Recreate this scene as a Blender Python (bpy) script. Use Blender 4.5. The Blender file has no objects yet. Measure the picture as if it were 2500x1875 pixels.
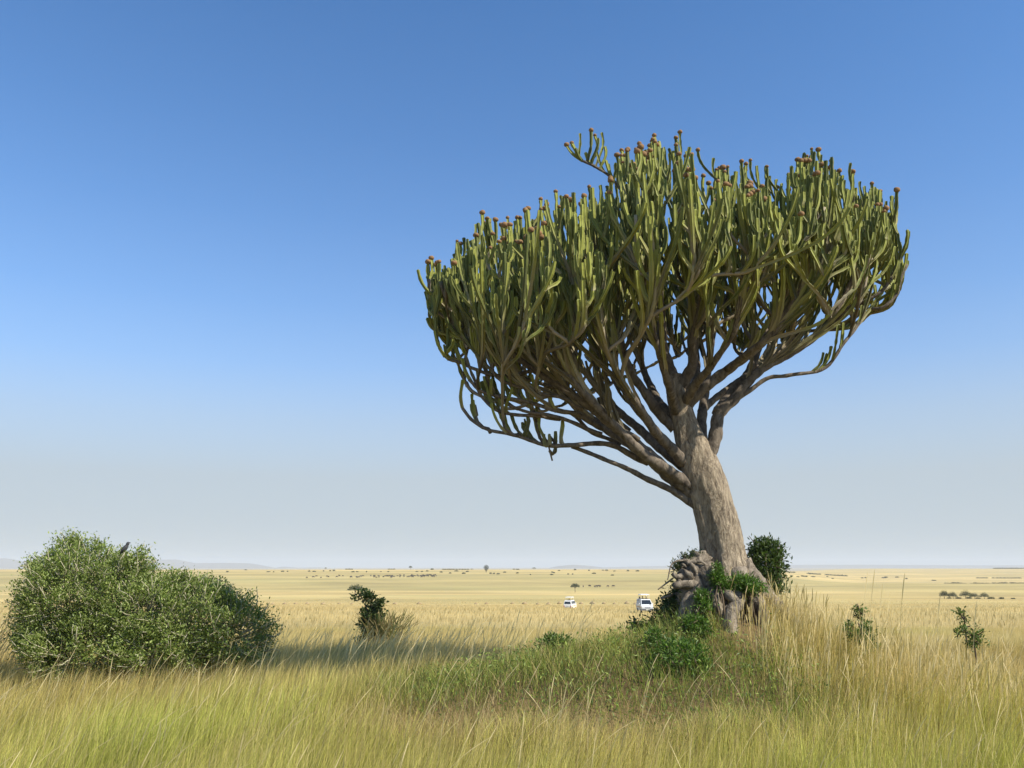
import bpy, math
import numpy as np
from mathutils import Vector, Matrix, Quaternion

R = math.radians
rng = np.random.default_rng(7)
scene = bpy.context.scene
COL = scene.collection

# ------------------------------------------------------------------ camera
F = 2083.0                       # focal length in pixels of the 2500 px wide photograph
HORIZON = 1384.0                 # row of the true horizon in the photograph
EYE = 2.6
PITCH = math.atan((HORIZON - 937.5) / F)
cam_data = bpy.data.cameras.new('camera')
cam_data.sensor_width = 36.0
cam_data.lens = F / 2500.0 * 36.0
cam_data.clip_start = 0.1
cam_data.clip_end = 60000.0
cam = bpy.data.objects.new('camera', cam_data)
COL.objects.link(cam)
cam.location = (0, 0, EYE)
cam.rotation_euler = (math.pi / 2 + PITCH, 0, 0)
scene.camera = cam

# ------------------------------------------------------------------ sky, sun, exposure
SUN_EL, SUN_AZ = 42.0, 120.0      # azimuth from +Y towards +X: from the side, a little behind the camera
world = bpy.data.worlds.new('World')
scene.world = world
world.use_nodes = True
wn, wl = world.node_tree.nodes, world.node_tree.links
bg = wn['Background']
sky = wn.new('ShaderNodeTexSky')
sky.sky_type = 'NISHITA'
sky.sun_disc = False
sky.sun_elevation = R(SUN_EL)
sky.sun_rotation = R(SUN_AZ)
sky.altitude = 1600
sky.air_density = 1.0
sky.dust_density = 1.1
sky.ozone_density = 3.0
bg.inputs[1].default_value = 0.15
# the clear air overhead is a deep blue; towards the horizon the whole ring of sky pales into dust haze
cl = wn.new('ShaderNodeMix')
cl.data_type = 'RGBA'
cl.blend_type = 'MULTIPLY'
cl.inputs['Factor'].default_value = 1.0
cl.inputs['B'].default_value = (0.535, 0.84, 1.035, 1)
wl.new(sky.outputs[0], cl.inputs['A'])
wtc = wn.new('ShaderNodeTexCoord')
wsep = wn.new('ShaderNodeSeparateXYZ')
wl.new(wtc.outputs['Generated'], wsep.inputs[0])
wramp = wn.new('ShaderNodeValToRGB')
els = [(0.0, 1.0), (5.7, 0.95), (9.4, 0.70), (13.0, 0.38), (17.0, 0.20), (22.6, 0.09), (28.0, 0.04), (37.0, 0.0)]
cr_ = wramp.color_ramp
while len(cr_.elements) < len(els):
    cr_.elements.new(0.5)
for e_, (a_, v_) in zip(cr_.elements, els):
    e_.position = math.sin(R(a_))
    e_.color = (v_, v_, v_, 1)
wl.new(wsep.outputs['Z'], wramp.inputs[0])
hz_ = wn.new('ShaderNodeMix')
hz_.data_type = 'RGBA'
wl.new(wramp.outputs[0], hz_.inputs['Factor'])
wl.new(cl.outputs['Result'], hz_.inputs['A'])
HZK = 0.9 / (0.15 * 2 ** 0.47)
hz_.inputs['B'].default_value = (0.575 * HZK, 0.655 * HZK, 0.72 * HZK, 1)
wl.new(hz_.outputs['Result'], bg.inputs[0])

sun_data = bpy.data.lights.new('sun', 'SUN')
sun_data.energy = 5.0
sun_data.angle = R(0.5)
sun_data.color = (1.0, 0.93, 0.80)
sun = bpy.data.objects.new('sun', sun_data)
COL.objects.link(sun)
SUN_DIR = Vector((math.sin(R(SUN_AZ)) * math.cos(R(SUN_EL)), math.cos(R(SUN_AZ)) * math.cos(R(SUN_EL)), math.sin(R(SUN_EL))))
sun.rotation_euler = SUN_DIR.to_track_quat('Z', 'Y').to_euler()
sun.location = SUN_DIR * 60

vs = scene.view_settings
vs.view_transform = 'Standard'
vs.look = 'None'
vs.exposure = 0.47
vs.gamma = 1.0
vs.use_curve_mapping = False
scene.cycles.max_bounces = 6
scene.cycles.transparent_max_bounces = 4
scene.cycles.volume_bounces = 1

# ------------------------------------------------------------------ helpers
SP, CP = math.sin(PITCH), math.cos(PITCH)


def P(px, py, d):
    """photograph position (2500 px wide) at depth d metres -> world point"""
    u, v = (px - 1250.0) / F, (937.5 - py) / F
    k = d / (CP - v * SP)
    return np.array([u * k, d, EYE + k * (SP + v * CP)])


S22 = 2500.0 / 2212.0


def Q(px, py, d):
    return P(px * S22, py * S22, d)


def row_z(row, d):
    return EYE - d * math.tan(math.atan((row - 937.5) / F) - PITCH)


def col_x(px, d, z=0.0):
    return (px - 1250.0) / F * (d * CP + (z - EYE) * SP)


def hash2(ix, iy, seed):
    h = (ix.astype(np.int64) * 374761393 + iy.astype(np.int64) * 668265263 + seed * 1442695041) & 0x7fffffff
    h = ((h ^ (h >> 13)) * 1274126177) & 0x7fffffff
    return ((h ^ (h >> 16)) & 0xffff) / 65535.0


def noise2(x, y, scale=1.0, seed=0):
    x, y = np.asarray(x, float) / scale, np.asarray(y, float) / scale
    ix, iy = np.floor(x), np.floor(y)
    fx, fy = x - ix, y - iy
    fx, fy = fx * fx * (3 - 2 * fx), fy * fy * (3 - 2 * fy)
    a, b = hash2(ix, iy, seed), hash2(ix + 1, iy, seed)
    c, d = hash2(ix, iy + 1, seed), hash2(ix + 1, iy + 1, seed)
    return (a * (1 - fx) + b * fx) * (1 - fy) + (c * (1 - fx) + d * fx) * fy


def fbm(x, y, scale=1.0, seed=0, oct=3):
    v, a, t = 0.0, 1.0, 0.0
    for i in range(oct):
        v = v + a * noise2(x, y, scale / 2 ** i, seed + i * 17)
        t += a
        a *= 0.5
    return v / t


def sstep(a, b, x):
    t = np.clip((np.asarray(x, float) - a) / (b - a), 0, 1)
    return t * t * (3 - 2 * t)


def mesh_np(name, V, F4=None, F3=None, mat=None, col=None, smooth=True):
    """numpy arrays -> mesh data (quads F4, triangles F3, optional point colours)"""
    V = np.asarray(V, np.float32)
    F4 = np.zeros((0, 4), np.int32) if F4 is None or len(F4) == 0 else np.asarray(F4, np.int32)
    F3 = np.zeros((0, 3), np.int32) if F3 is None or len(F3) == 0 else np.asarray(F3, np.int32)
    me = bpy.data.meshes.new(name)
    me.vertices.add(len(V))
    me.vertices.foreach_set('co', V.ravel())
    n4, n3 = len(F4), len(F3)
    me.loops.add(n4 * 4 + n3 * 3)
    me.loops.foreach_set('vertex_index', np.concatenate([F4.ravel(), F3.ravel()]).astype(np.int32))
    me.polygons.add(n4 + n3)
    me.polygons.foreach_set('loop_start', np.concatenate([np.arange(n4) * 4, n4 * 4 + np.arange(n3) * 3]).astype(np.int32))
    me.polygons.foreach_set('use_smooth', np.full(n4 + n3, smooth))
    if col is not None:
        ca = me.color_attributes.new('Col', 'FLOAT_COLOR', 'POINT')
        c = np.ones((len(V), 4), np.float32)
        c[:, :col.shape[1]] = col
        ca.data.foreach_set('color', c.ravel())
    me.update(calc_edges=True)
    me.validate()
    if mat:
        for m in (mat if isinstance(mat, (list, tuple)) else [mat]):
            me.materials.append(m)
    return me


def link(name, data, parent=None, loc=None):
    o = bpy.data.objects.new(name, data)
    COL.objects.link(o)
    if parent:
        o.parent = parent
    if loc is not None:
        o.location = loc
    return o


def tag(o, label=None, cat=None, group=None, kind=None):
    if label: o['label'] = label
    if cat: o['category'] = cat
    if group: o['group'] = group
    if kind: o['kind'] = kind
    return o


def thing(name, label, cat, loc=(0, 0, 0), group=None):
    o = bpy.data.objects.new(name, None)
    o.empty_display_size = 0.3
    COL.objects.link(o)
    o.location = loc
    return tag(o, label, cat, group)


def copy_tree(o, parent=None):
    c = o.copy()
    COL.objects.link(c)
    c.parent = parent
    for ch in list(o.children):
        copy_tree(ch, c)
    return c


class MB:
    """collects pieces of geometry into one mesh"""
    def __init__(self):
        self.V, self.F4, self.F3, self.C, self.n = [], [], [], [], 0

    def add(self, V, F4=None, F3=None, C=None):
        V = np.asarray(V, float)
        if F4 is not None and len(F4): self.F4.append(np.asarray(F4) + self.n)
        if F3 is not None and len(F3): self.F3.append(np.asarray(F3) + self.n)
        self.V.append(V)
        self.C.append(np.asarray(C, float) if C is not None else np.ones((len(V), 3)))
        self.n += len(V)
        return self

    def mesh(self, name, mat, smooth=True, col=True):
        V = np.concatenate(self.V)
        F4 = np.concatenate(self.F4) if self.F4 else None
        F3 = np.concatenate(self.F3) if self.F3 else None
        return mesh_np(name, V, F4, F3, mat, np.concatenate(self.C) if col else None, smooth)

    def obj(self, name, mat, parent=None, smooth=True, col=True, origin=None):
        o = link(name, self.mesh(name, mat, smooth, col), parent)
        return o

    def box(self, c, s, C=None, taper=(1, 1)):
        x, y, z = np.array(s) / 2.0
        tx, ty = taper
        V = np.array([[-x, -y, -z], [x, -y, -z], [x, y, -z], [-x, y, -z],
                      [-x * tx, -y * ty, z], [x * tx, -y * ty, z], [x * tx, y * ty, z], [-x * tx, y * ty, z]]) + np.array(c)
        self.add(V, [[0, 3, 2, 1], [4, 5, 6, 7], [0, 1, 5, 4], [1, 2, 6, 5], [2, 3, 7, 6], [3, 0, 4, 7]], None,
                 None if C is None else np.tile(C, (8, 1)))
        return self


def frames(path):
    """parallel-transport frames along a path (n,3)"""
    n = len(path)
    T = np.gradient(path, axis=0)
    T /= np.linalg.norm(T, axis=1)[:, None] + 1e-12
    a = np.array([1.0, 0, 0]) if abs(T[0][0]) < 0.8 else np.array([0, 1.0, 0])
    N = np.zeros((n, 3))
    u = a - T[0] * a.dot(T[0])
    N[0] = u / np.linalg.norm(u)
    for i in range(1, n):
        u = N[i - 1] - T[i] * N[i - 1].dot(T[i])
        N[i] = u / (np.linalg.norm(u) + 1e-12)
    return T, N, np.cross(T, N)


def tube(path, rad, sides=8, prof=None, phase=0.0, cap=True):
    """loft round a path; rad (n,), prof (sides,) or (n,sides) radial factors"""
    path = np.asarray(path, float)
    n = len(path)
    T, N, B = frames(path)
    th = np.arange(sides) / sides * 2 * math.pi + phase
    rr = np.asarray(rad, float)[:, None] * (np.ones((n, sides)) if prof is None else np.broadcast_to(prof, (n, sides)))
    V = path[:, None, :] + rr[..., None] * (np.cos(th)[None, :, None] * N[:, None, :] + np.sin(th)[None, :, None] * B[:, None, :])
    V = V.reshape(-1, 3)
    i = np.arange(n - 1)[:, None] * sides
    j = np.arange(sides)[None, :]
    k = (j + 1) % sides
    F4 = np.stack([i + j, i + k, i + sides + k, i + sides + j], -1).reshape(-1, 4)
    F3 = None
    if cap:
        V = np.concatenate([V, path[:1], path[-1:]])
        a, b = n * sides, n * sides + 1
        jj = np.arange(sides)
        kk = (jj + 1) % sides
        l = (n - 1) * sides
        F3 = np.concatenate([np.stack([kk, jj, np.full(sides, a)], -1), np.stack([l + jj, l + kk, np.full(sides, b)], -1)])
    return V, F4, F3


def resample(pts, step):
    """Catmull-Rom through control points (n,k), evenly resampled"""
    p = np.asarray(pts, float)
    p = np.vstack([2 * p[0] - p[1], p, 2 * p[-1] - p[-2]])
    out = []
    for i in range(1, len(p) - 2):
        t = np.linspace(0, 1, 12, endpoint=False)[:, None]
        a, b, c, d = p[i - 1], p[i], p[i + 1], p[i + 2]
        out.append(0.5 * (2 * b + (c - a) * t + (2 * a - 5 * b + 4 * c - d) * t ** 2 + (3 * b - a - 3 * c + d) * t ** 3))
    out.append(p[-2][None])
    q = np.vstack(out)
    s = np.concatenate([[0], np.cumsum(np.linalg.norm(np.diff(q[:, :3], axis=0), axis=1))])
    m = max(3, int(s[-1] / step) + 1)
    t = np.linspace(0, s[-1], m)
    return np.stack([np.interp(t, s, q[:, k]) for k in range(q.shape[1])], -1)


def ico(sub=2):
    import bmesh
    bm = bmesh.new()
    bmesh.ops.create_icosphere(bm, subdivisions=sub, radius=1.0)
    V = np.array([v.co[:] for v in bm.verts])
    Fc = np.array([[v.index for v in f.verts] for f in bm.faces])
    bm.free()
    return V, Fc


ICO1, ICO2, ICO3 = ico(1), ico(2), ico(3)


def noise3(p, scale, seed=0):
    p = np.asarray(p) / scale
    return (noise2(p[:, 0] + 3.1 * p[:, 2], p[:, 1] - 1.7 * p[:, 2], 1, seed) + noise2(p[:, 1] + 9 + 2.3 * p[:, 0], p[:, 2], 1, seed + 5)) * 0.5


def leaves(centers, size, rng, normal_up=0.35, aspect=0.5, colA=(0.1, 0.16, 0.04), colB=(0.16, 0.22, 0.06), outward=None):
    """little folded leaves (two triangles each) at the given points"""
    n = len(centers)
    d = rng.normal(size=(n, 3))
    if outward is not None:
        d = d * 0.8 + outward
    d /= np.linalg.norm(d, axis=1)[:, None]
    nn = rng.normal(size=(n, 3)) + np.array([0, 0, normal_up * 3])
    s = np.cross(d, nn)
    s /= np.linalg.norm(s, axis=1)[:, None] + 1e-9
    L = size * rng.uniform(0.6, 1.35, n)[:, None]
    W = L * aspect * 0.5
    up = np.cross(s, d)
    a = centers
    tip = centers + d * L
    m = centers + d * L * 0.5
    l = m + s * W + up * W * 0.35
    r = m - s * W + up * W * 0.35
    V = np.stack([a, l, tip, r], 1).reshape(-1, 3)
    i = np.arange(n)[:, None] * 4
    F3 = np.concatenate([i + np.array([0, 2, 1]), i + np.array([0, 3, 2])])
    t = rng.random(n)[:, None] ** 1.3
    C = np.array(colA) * (1 - t) + np.array(colB) * t
    C = np.repeat(C * rng.uniform(0.8, 1.2, n)[:, None], 4, 0)
    return V, F3, C


# ------------------------------------------------------------------ materials
def mat_new(name):
    m = bpy.data.materials.new(name)
    m.use_nodes = True
    nt = m.node_tree
    return m, nt, nt.nodes, nt.links, nt.nodes['Principled BSDF']


def mat_plain(name, color, rough=0.6, metallic=0.0, var=0.12, vscale=6.0, spec=0.4):
    m, nt, n, l, b = mat_new(name)
    b.inputs['Roughness'].default_value = rough
    b.inputs['Metallic'].default_value = metallic
    b.inputs['Specular IOR Level'].default_value = spec
    tc = n.new('ShaderNodeTexCoord')
    no = n.new('ShaderNodeTexNoise')
    no.inputs['Scale'].default_value = vscale
    no.inputs['Detail'].default_value = 5
    l.new(tc.outputs['Object'], no.inputs['Vector'])
    r = n.new('ShaderNodeMapRange')
    r.inputs['To Min'].default_value = 1 - var
    r.inputs['To Max'].default_value = 1 + var
    l.new(no.outputs['Fac'], r.inputs['Value'])
    mx = n.new('ShaderNodeMix')
    mx.data_type = 'RGBA'
    mx.blend_type = 'MULTIPLY'
    mx.inputs['Factor'].default_value = 1.0
    mx.inputs['A'].default_value = (*color, 1)
    l.new(r.outputs['Result'], mx.inputs['B'])
    l.new(mx.outputs['Result'], b.inputs['Base Color'])
    return m


def mat_leaf(name, trans=0.3, rough=0.55, tint=(1.0, 1.05, 0.55), spec=0.3, colvar=0.0):
    """vertex-coloured leaf or blade: diffuse plus some light let through"""
    m, nt, n, l, b = mat_new(name)
    at = n.new('ShaderNodeAttribute')
    at.attribute_name = 'Col'
    b.inputs['Roughness'].default_value = rough
    b.inputs['Specular IOR Level'].default_value = spec
    l.new(at.outputs['Color'], b.inputs['Base Color'])
    tr = n.new('ShaderNodeBsdfTranslucent')
    mx = n.new('ShaderNodeMix')
    mx.data_type = 'RGBA'
    mx.blend_type = 'MULTIPLY'
    mx.inputs['Factor'].default_value = 1.0
    l.new(at.outputs['Color'], mx.inputs['A'])
    mx.inputs['B'].default_value = (*tint, 1)
    l.new(mx.outputs['Result'], tr.inputs['Color'])
    sh = n.new('ShaderNodeMixShader')
    sh.inputs[0].default_value = trans
    l.new(b.outputs[0], sh.inputs[1])
    l.new(tr.outputs[0], sh.inputs[2])
    l.new(sh.outputs[0], n['Material Output'].inputs['Surface'])
    return m


def mat_bark(name, c1, c2, scale=6.0, stretch=0.25, bump=0.6, dist=0.03, rough=0.85, cells=0.22):
    m, nt, n, l, b = mat_new(name)
    tc = n.new('ShaderNodeTexCoord')
    mp = n.new('ShaderNodeMapping')
    mp.inputs['Scale'].default_value = (1, 1, stretch)
    l.new(tc.outputs['Object'], mp.inputs['Vector'])
    a = n.new('ShaderNodeTexNoise')
    a.inputs['Scale'].default_value = scale
    a.inputs['Detail'].default_value = 8
    a.inputs['Roughness'].default_value = 0.65
    a.inputs['Distortion'].default_value = 0.8
    l.new(mp.outputs[0], a.inputs['Vector'])
    v = n.new('ShaderNodeTexVoronoi')
    v.feature = 'DISTANCE_TO_EDGE'
    v.inputs['Scale'].default_value = scale * 2.2
    wob = n.new('ShaderNodeMix')
    wob.data_type = 'RGBA'
    wob.inputs['Factor'].default_value = 0.12
    l.new(mp.outputs[0], wob.inputs['A'])
    l.new(a.outputs['Color'], wob.inputs['B'])
    l.new(wob.outputs['Result'], v.inputs['Vector'])
    ed = n.new('ShaderNodeMapRange')
    ed.inputs['From Max'].default_value = 0.10
    l.new(v.outputs['Distance'], ed.inputs['Value'])
    mul = n.new('ShaderNodeMath')
    mul.operation = 'MULTIPLY_ADD'
    mul.inputs[1].default_value = cells
    l.new(ed.outputs['Result'], mul.inputs[0])
    l.new(a.outputs['Fac'], mul.inputs[2])
    cr = n.new('ShaderNodeValToRGB')
    cr.color_ramp.elements[0].position = 0.36
    cr.color_ramp.elements[0].color = (*c1, 1)
    cr.color_ramp.elements[1].position = 0.68
    cr.color_ramp.elements[1].color = (*c2, 1)
    l.new(mul.outputs[0], cr.inputs[0])
    l.new(cr.outputs[0], b.inputs['Base Color'])
    b.inputs['Roughness'].default_value = rough
    b.inputs['Specular IOR Level'].default_value = 0.2
    bp = n.new('ShaderNodeBump')
    bp.inputs['Strength'].default_value = bump
    bp.inputs['Distance'].default_value = dist
    l.new(mul.outputs[0], bp.inputs['Height'])
    l.new(bp.outputs[0], b.inputs['Normal'])
    return m


def mat_stem(name):
    """candelabra stem: attribute Col.r = 0 young green .. 1 old grey wood, Col.g = 1 on the rib edge, Col.b random"""
    m, nt, n, l, b = mat_new(name)
    at = n.new('ShaderNodeAttribute')
    at.attribute_name = 'Col'
    sp = n.new('ShaderNodeSeparateColor')
    l.new(at.outputs['Color'], sp.inputs[0])
    tc = n.new('ShaderNodeTexCoord')
    no = n.new('ShaderNodeTexNoise')
    no.inputs['Scale'].default_value = 9.0
    no.inputs['Detail'].default_value = 6
    l.new(tc.outputs['Object'], no.inputs['Vector'])
    g1 = n.new('ShaderNodeValToRGB')
    g1.color_ramp.elements[0].position = 0.2
    g1.color_ramp.elements[0].color = (0.055, 0.08, 0.016, 1)
    g1.color_ramp.elements[1].position = 0.85
    g1.color_ramp.elements[1].color = (0.25, 0.272, 0.05, 1)
    ad = n.new('ShaderNodeMath')
    ad.operation = 'MULTIPLY_ADD'
    ad.inputs[1].default_value = 0.4
    l.new(no.outputs['Fac'], ad.inputs[0])
    hb = n.new('ShaderNodeMath')
    hb.operation = 'MULTIPLY'
    hb.inputs[1].default_value = 0.8
    l.new(sp.outputs['Blue'], hb.inputs[0])
    l.new(hb.outputs[0], ad.inputs[2])
    l.new(ad.outputs[0], g1.inputs[0])
    w1 = n.new('ShaderNodeValToRGB')
    w1.color_ramp.elements[0].position = 0.25
    w1.color_ramp.elements[0].color = (0.085, 0.07, 0.052, 1)
    w1.color_ramp.elements[1].position = 0.8
    w1.color_ramp.elements[1].color = (0.29, 0.245, 0.175, 1)
    l.new(ad.outputs[0], w1.inputs[0])
    mx = n.new('ShaderNodeMix')
    mx.data_type = 'RGBA'
    l.new(sp.outputs['Red'], mx.inputs['Factor'])
    l.new(g1.outputs[0], mx.inputs['A'])
    l.new(w1.outputs[0], mx.inputs['B'])
    rib = n.new('ShaderNodeMix')
    rib.data_type = 'RGBA'
    rf = n.new('ShaderNodeMath')
    rf.operation = 'MULTIPLY'
    rf.inputs[1].default_value = 0.35
    l.new(sp.outputs['Green'], rf.inputs[0])
    l.new(rf.outputs[0], rib.inputs['Factor'])
    l.new(mx.outputs['Result'], rib.inputs['A'])
    rib.inputs['B'].default_value = (0.30, 0.27, 0.12, 1)
    l.new(rib.outputs['Result'], b.inputs['Base Color'])
    b.inputs['Roughness'].default_value = 0.6
    b.inputs['Specular IOR Level'].default_value = 0.15
    bp = n.new('ShaderNodeBump')
    bp.inputs['Strength'].default_value = 0.4
    bp.inputs['Distance'].default_value = 0.02
    l.new(no.outputs['Fac'], bp.inputs['Height'])
    l.new(bp.outputs[0], b.inputs['Normal'])
    return m


def mat_ground():
    """dry savanna seen from afar: straw with greener and browner drifts; attribute Col tints the zones"""
    m, nt, n, l, b = mat_new('savanna_ground')
    at = n.new('ShaderNodeAttribute')
    at.attribute_name = 'Col'
    tc = n.new('ShaderNodeTexCoord')
    mp = n.new('ShaderNodeMapping')
    mp.inputs['Scale'].default_value = (0.006, 0.016, 0.0)
    l.new(tc.outputs['Object'], mp.inputs['Vector'])
    no = n.new('ShaderNodeTexNoise')
    no.inputs['Scale'].default_value = 1.0
    no.inputs['Detail'].default_value = 9
    no.inputs['Roughness'].default_value = 0.62
    l.new(mp.outputs[0], no.inputs['Vector'])
    r1 = n.new('ShaderNodeMapRange')
    r1.inputs['From Min'].default_value = 0.3
    r1.inputs['From Max'].default_value = 0.7
    r1.inputs['To Min'].default_value = 0.64
    r1.inputs['To Max'].default_value = 1.25
    l.new(no.outputs['Fac'], r1.inputs['Value'])
    n2 = n.new('ShaderNodeTexNoise')
    n2.inputs['Scale'].default_value = 0.9
    n2.inputs['Detail'].default_value = 8
    n2.inputs['Roughness'].default_value = 0.7
    l.new(tc.outputs['Object'], n2.inputs['Vector'])
    r2 = n.new('ShaderNodeMapRange')
    r2.inputs['To Min'].default_value = 0.7
    r2.inputs['To Max'].default_value = 1.3
    l.new(n2.outputs['Fac'], r2.inputs['Value'])
    mm = n.new('ShaderNodeMath')
    mm.operation = 'MULTIPLY'
    l.new(r1.outputs[0], mm.inputs[0])
    l.new(r2.outputs[0], mm.inputs[1])
    mx = n.new('ShaderNodeMix')
    mx.data_type = 'RGBA'
    mx.blend_type = 'MULTIPLY'
    mx.inputs['Factor'].default_value = 1.0
    l.new(at.outputs['Color'], mx.inputs['A'])
    l.new(mm.outputs[0], mx.inputs['B'])
    # greener drifts
    mp3 = n.new('ShaderNodeMapping')
    mp3.inputs['Scale'].default_value = (0.0022, 0.007, 0.0)
    mp3.inputs['Location'].default_value = (3.3, 1.7, 0)
    l.new(tc.outputs['Object'], mp3.inputs['Vector'])
    n3 = n.new('ShaderNodeTexNoise')
    n3.inputs['Scale'].default_value = 1.0
    n3.inputs['Detail'].default_value = 7
    n3.inputs['Roughness'].default_value = 0.6
    l.new(mp3.outputs[0], n3.inputs['Vector'])
    r3 = n.new('ShaderNodeMapRange')
    r3.inputs['From Min'].default_value = 0.5
    r3.inputs['From Max'].default_value = 0.75
    r3.inputs['To Max'].default_value = 0.65
    l.new(n3.outputs['Fac'], r3.inputs['Value'])
    mg = n.new('ShaderNodeMix')
    mg.data_type = 'RGBA'
    l.new(r3.outputs[0], mg.inputs['Factor'])
    l.new(mx.outputs['Result'], mg.inputs['A'])
    mg.inputs['B'].default_value = (0.30, 0.29, 0.115, 1)
    l.new(mg.outputs['Result'], b.inputs['Base Color'])
    b.inputs['Roughness'].default_value = 0.95
    b.inputs['Specular IOR Level'].default_value = 0.05
    return m


M = {}
M['ground'] = mat_ground()
M['grass'] = mat_leaf('grass_blade', trans=0.45, rough=0.6, tint=(1.0, 0.98, 0.6), spec=0.15)
M['leaf'] = mat_leaf('shrub_leaf', trans=0.33, rough=0.45, tint=(0.9, 1.1, 0.4), spec=0.35)
M['far_leaf'] = mat_leaf('far_leaf', trans=0.2, rough=0.7, spec=0.1)
M['stem'] = mat_stem('candelabra_stem')
M['trunk'] = mat_bark('grey_brown_bark', (0.13, 0.10, 0.07), (0.48, 0.39, 0.275), scale=14.0, stretch=0.3, bump=1.0, dist=0.10, cells=0.06)
M['burl'] = mat_bark('gnarled_root_bark', (0.07, 0.055, 0.04), (0.34, 0.285, 0.215), scale=9.0, stretch=0.6, bump=1.0, dist=0.06, cells=0.03)
M['flower'] = mat_plain('dry_red_brown_fruit', (0.25, 0.15, 0.075), rough=0.9, var=0.5, vscale=40.0, spec=0.1)
M['twig'] = mat_plain('pale_twig', (0.40, 0.37, 0.25), rough=0.8, var=0.3, vscale=10, spec=0.1)
M['dark_twig'] = mat_plain('brown_twig', (0.12, 0.09, 0.06), rough=0.85, var=0.3, vscale=10, spec=0.1)
M['far_wood'] = mat_plain('acacia_bark', (0.20, 0.15, 0.10), rough=0.9, var=0.3, vscale=3, spec=0.1)

# ------------------------------------------------------------------ terrain height
_near = [(-80, 0.1), (-20, 0.0), (8, 0.0), (15, 0.0), (20, 0.0), (26, -0.12), (32, -0.6), (40, -1.2), (52, -1.95), (75, -2.9), (100, -3.45)]
_cen = [(130, 1495), (185, 1487.5), (230, 1482), (300, 1474.5), (400, 1459), (480, 1451), (570, 1446), (700, 1429), (830, 1410), (950, 1401), (1100, 1394.5), (1250, 1391.5), (1400, 1390.5), (1550, 1391.5), (1900, 1400), (2600, 1400), (4000, 1394), (7000, 1389), (12500, 1386)]
_rig = [(130, 1495), (185, 1487.5), (230, 1482), (300, 1475), (400, 1463), (480, 1453), (600, 1437), (700, 1429), (780, 1425), (850, 1424.5), (950, 1428), (1100, 1429), (1250, 1421), (1450, 1411), (1800, 1399), (2300, 1391), (2700, 1388.5), (3000, 1390), (3600, 1396), (5000, 1392), (7000, 1388), (12500, 1386)]
_zc = np.array(_near + [(d, row_z(r, d)) for d, r in _cen]).T
_zr = np.array(_near + [(d, row_z(r, d)) for d, r in _rig]).T


def pchip(x, xp, fp):
    """monotone-ish cubic through the table (finite-difference slopes)"""
    x = np.clip(x, xp[0], xp[-1])
    i = np.clip(np.searchsorted(xp, x) - 1, 0, len(xp) - 2)
    h = xp[i + 1] - xp[i]
    t = (x - xp[i]) / h
    dl = np.diff(fp) / np.diff(xp)
    m = np.zeros(len(xp))
    same = dl[:-1] * dl[1:] > 0
    m[1:-1] = np.where(same, 2 * dl[:-1] * dl[1:] / (dl[:-1] + dl[1:] + 1e-12), 0)
    m[0], m[-1] = dl[0], dl[-1]
    t2, t3 = t * t, t * t * t
    return fp[i] * (2 * t3 - 3 * t2 + 1) + h * m[i] * (t3 - 2 * t2 + t) + fp[i + 1] * (3 * t2 - 2 * t3) + h * m[i + 1] * (t3 - t2)


TX, TY = float(Q(1570, 1250, 16.0)[0]), 16.0      # foot of the candelabra tree


def mound(x, y):
    ax = np.where(x < TX - 0.8, 5.0, 3.4)
    dx = (x - TX + 0.8) / ax
    dy = (y - TY + 1.2) / np.where(y < TY - 1.2, 3.0, 2.6)
    broad = 1.32 * np.exp(-(dx ** 2 + dy ** 2) ** 1.15)
    r = np.hypot((x - TX + 0.1) / 1.2, (y - TY) / 1.15)
    return broad + 0.80 * np.exp(-(r ** 2.0))


def ground(x, y):
    x, y = np.asarray(x, float), np.asarray(y, float)
    t = sstep(0.24, 0.42, x / np.maximum(y, 30.0))
    z = pchip(y, *_zc) * (1 - t) + pchip(y, *_zr) * t
    amp = sstep(30, 200, y)
    z = z + (fbm(x, y, 90, 3) - 0.5) * 0.8 * amp * np.clip(y / 400, 0.3, 1.2) * (y < 6000)
    z = z + (fbm(x, y, 3.0, 11) - 0.5) * 0.16 * (1 - amp)
    return z + mound(x, y)


def gz(x, y):
    return float(ground(np.array([x]), np.array([y]))[0])


# colour zones of the bare or far ground
def ground_color(x, y):
    straw = np.array([0.52, 0.38, 0.145])
    pale = np.array([0.60, 0.455, 0.19])
    olive = np.array([0.37, 0.31, 0.125])
    soil = np.array([0.17, 0.115, 0.06])
    n = fbm(x, y * 2.5, 130, 21, 4)[:, None]
    c = straw * (1 - n) + pale * n
    o = (sstep(520, 640, y) * (1 - sstep(900, 1150, y)) * 0.8)[:, None] * (0.55 + 0.45 * fbm(x, y, 220, 33)[:, None])
    c = c * (1 - o) + olive * o
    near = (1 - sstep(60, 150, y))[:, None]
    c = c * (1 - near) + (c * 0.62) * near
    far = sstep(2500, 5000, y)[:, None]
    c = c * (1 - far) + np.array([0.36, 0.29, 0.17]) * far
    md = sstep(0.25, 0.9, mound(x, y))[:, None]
    return c * (1 - md) + soil * md


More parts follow.
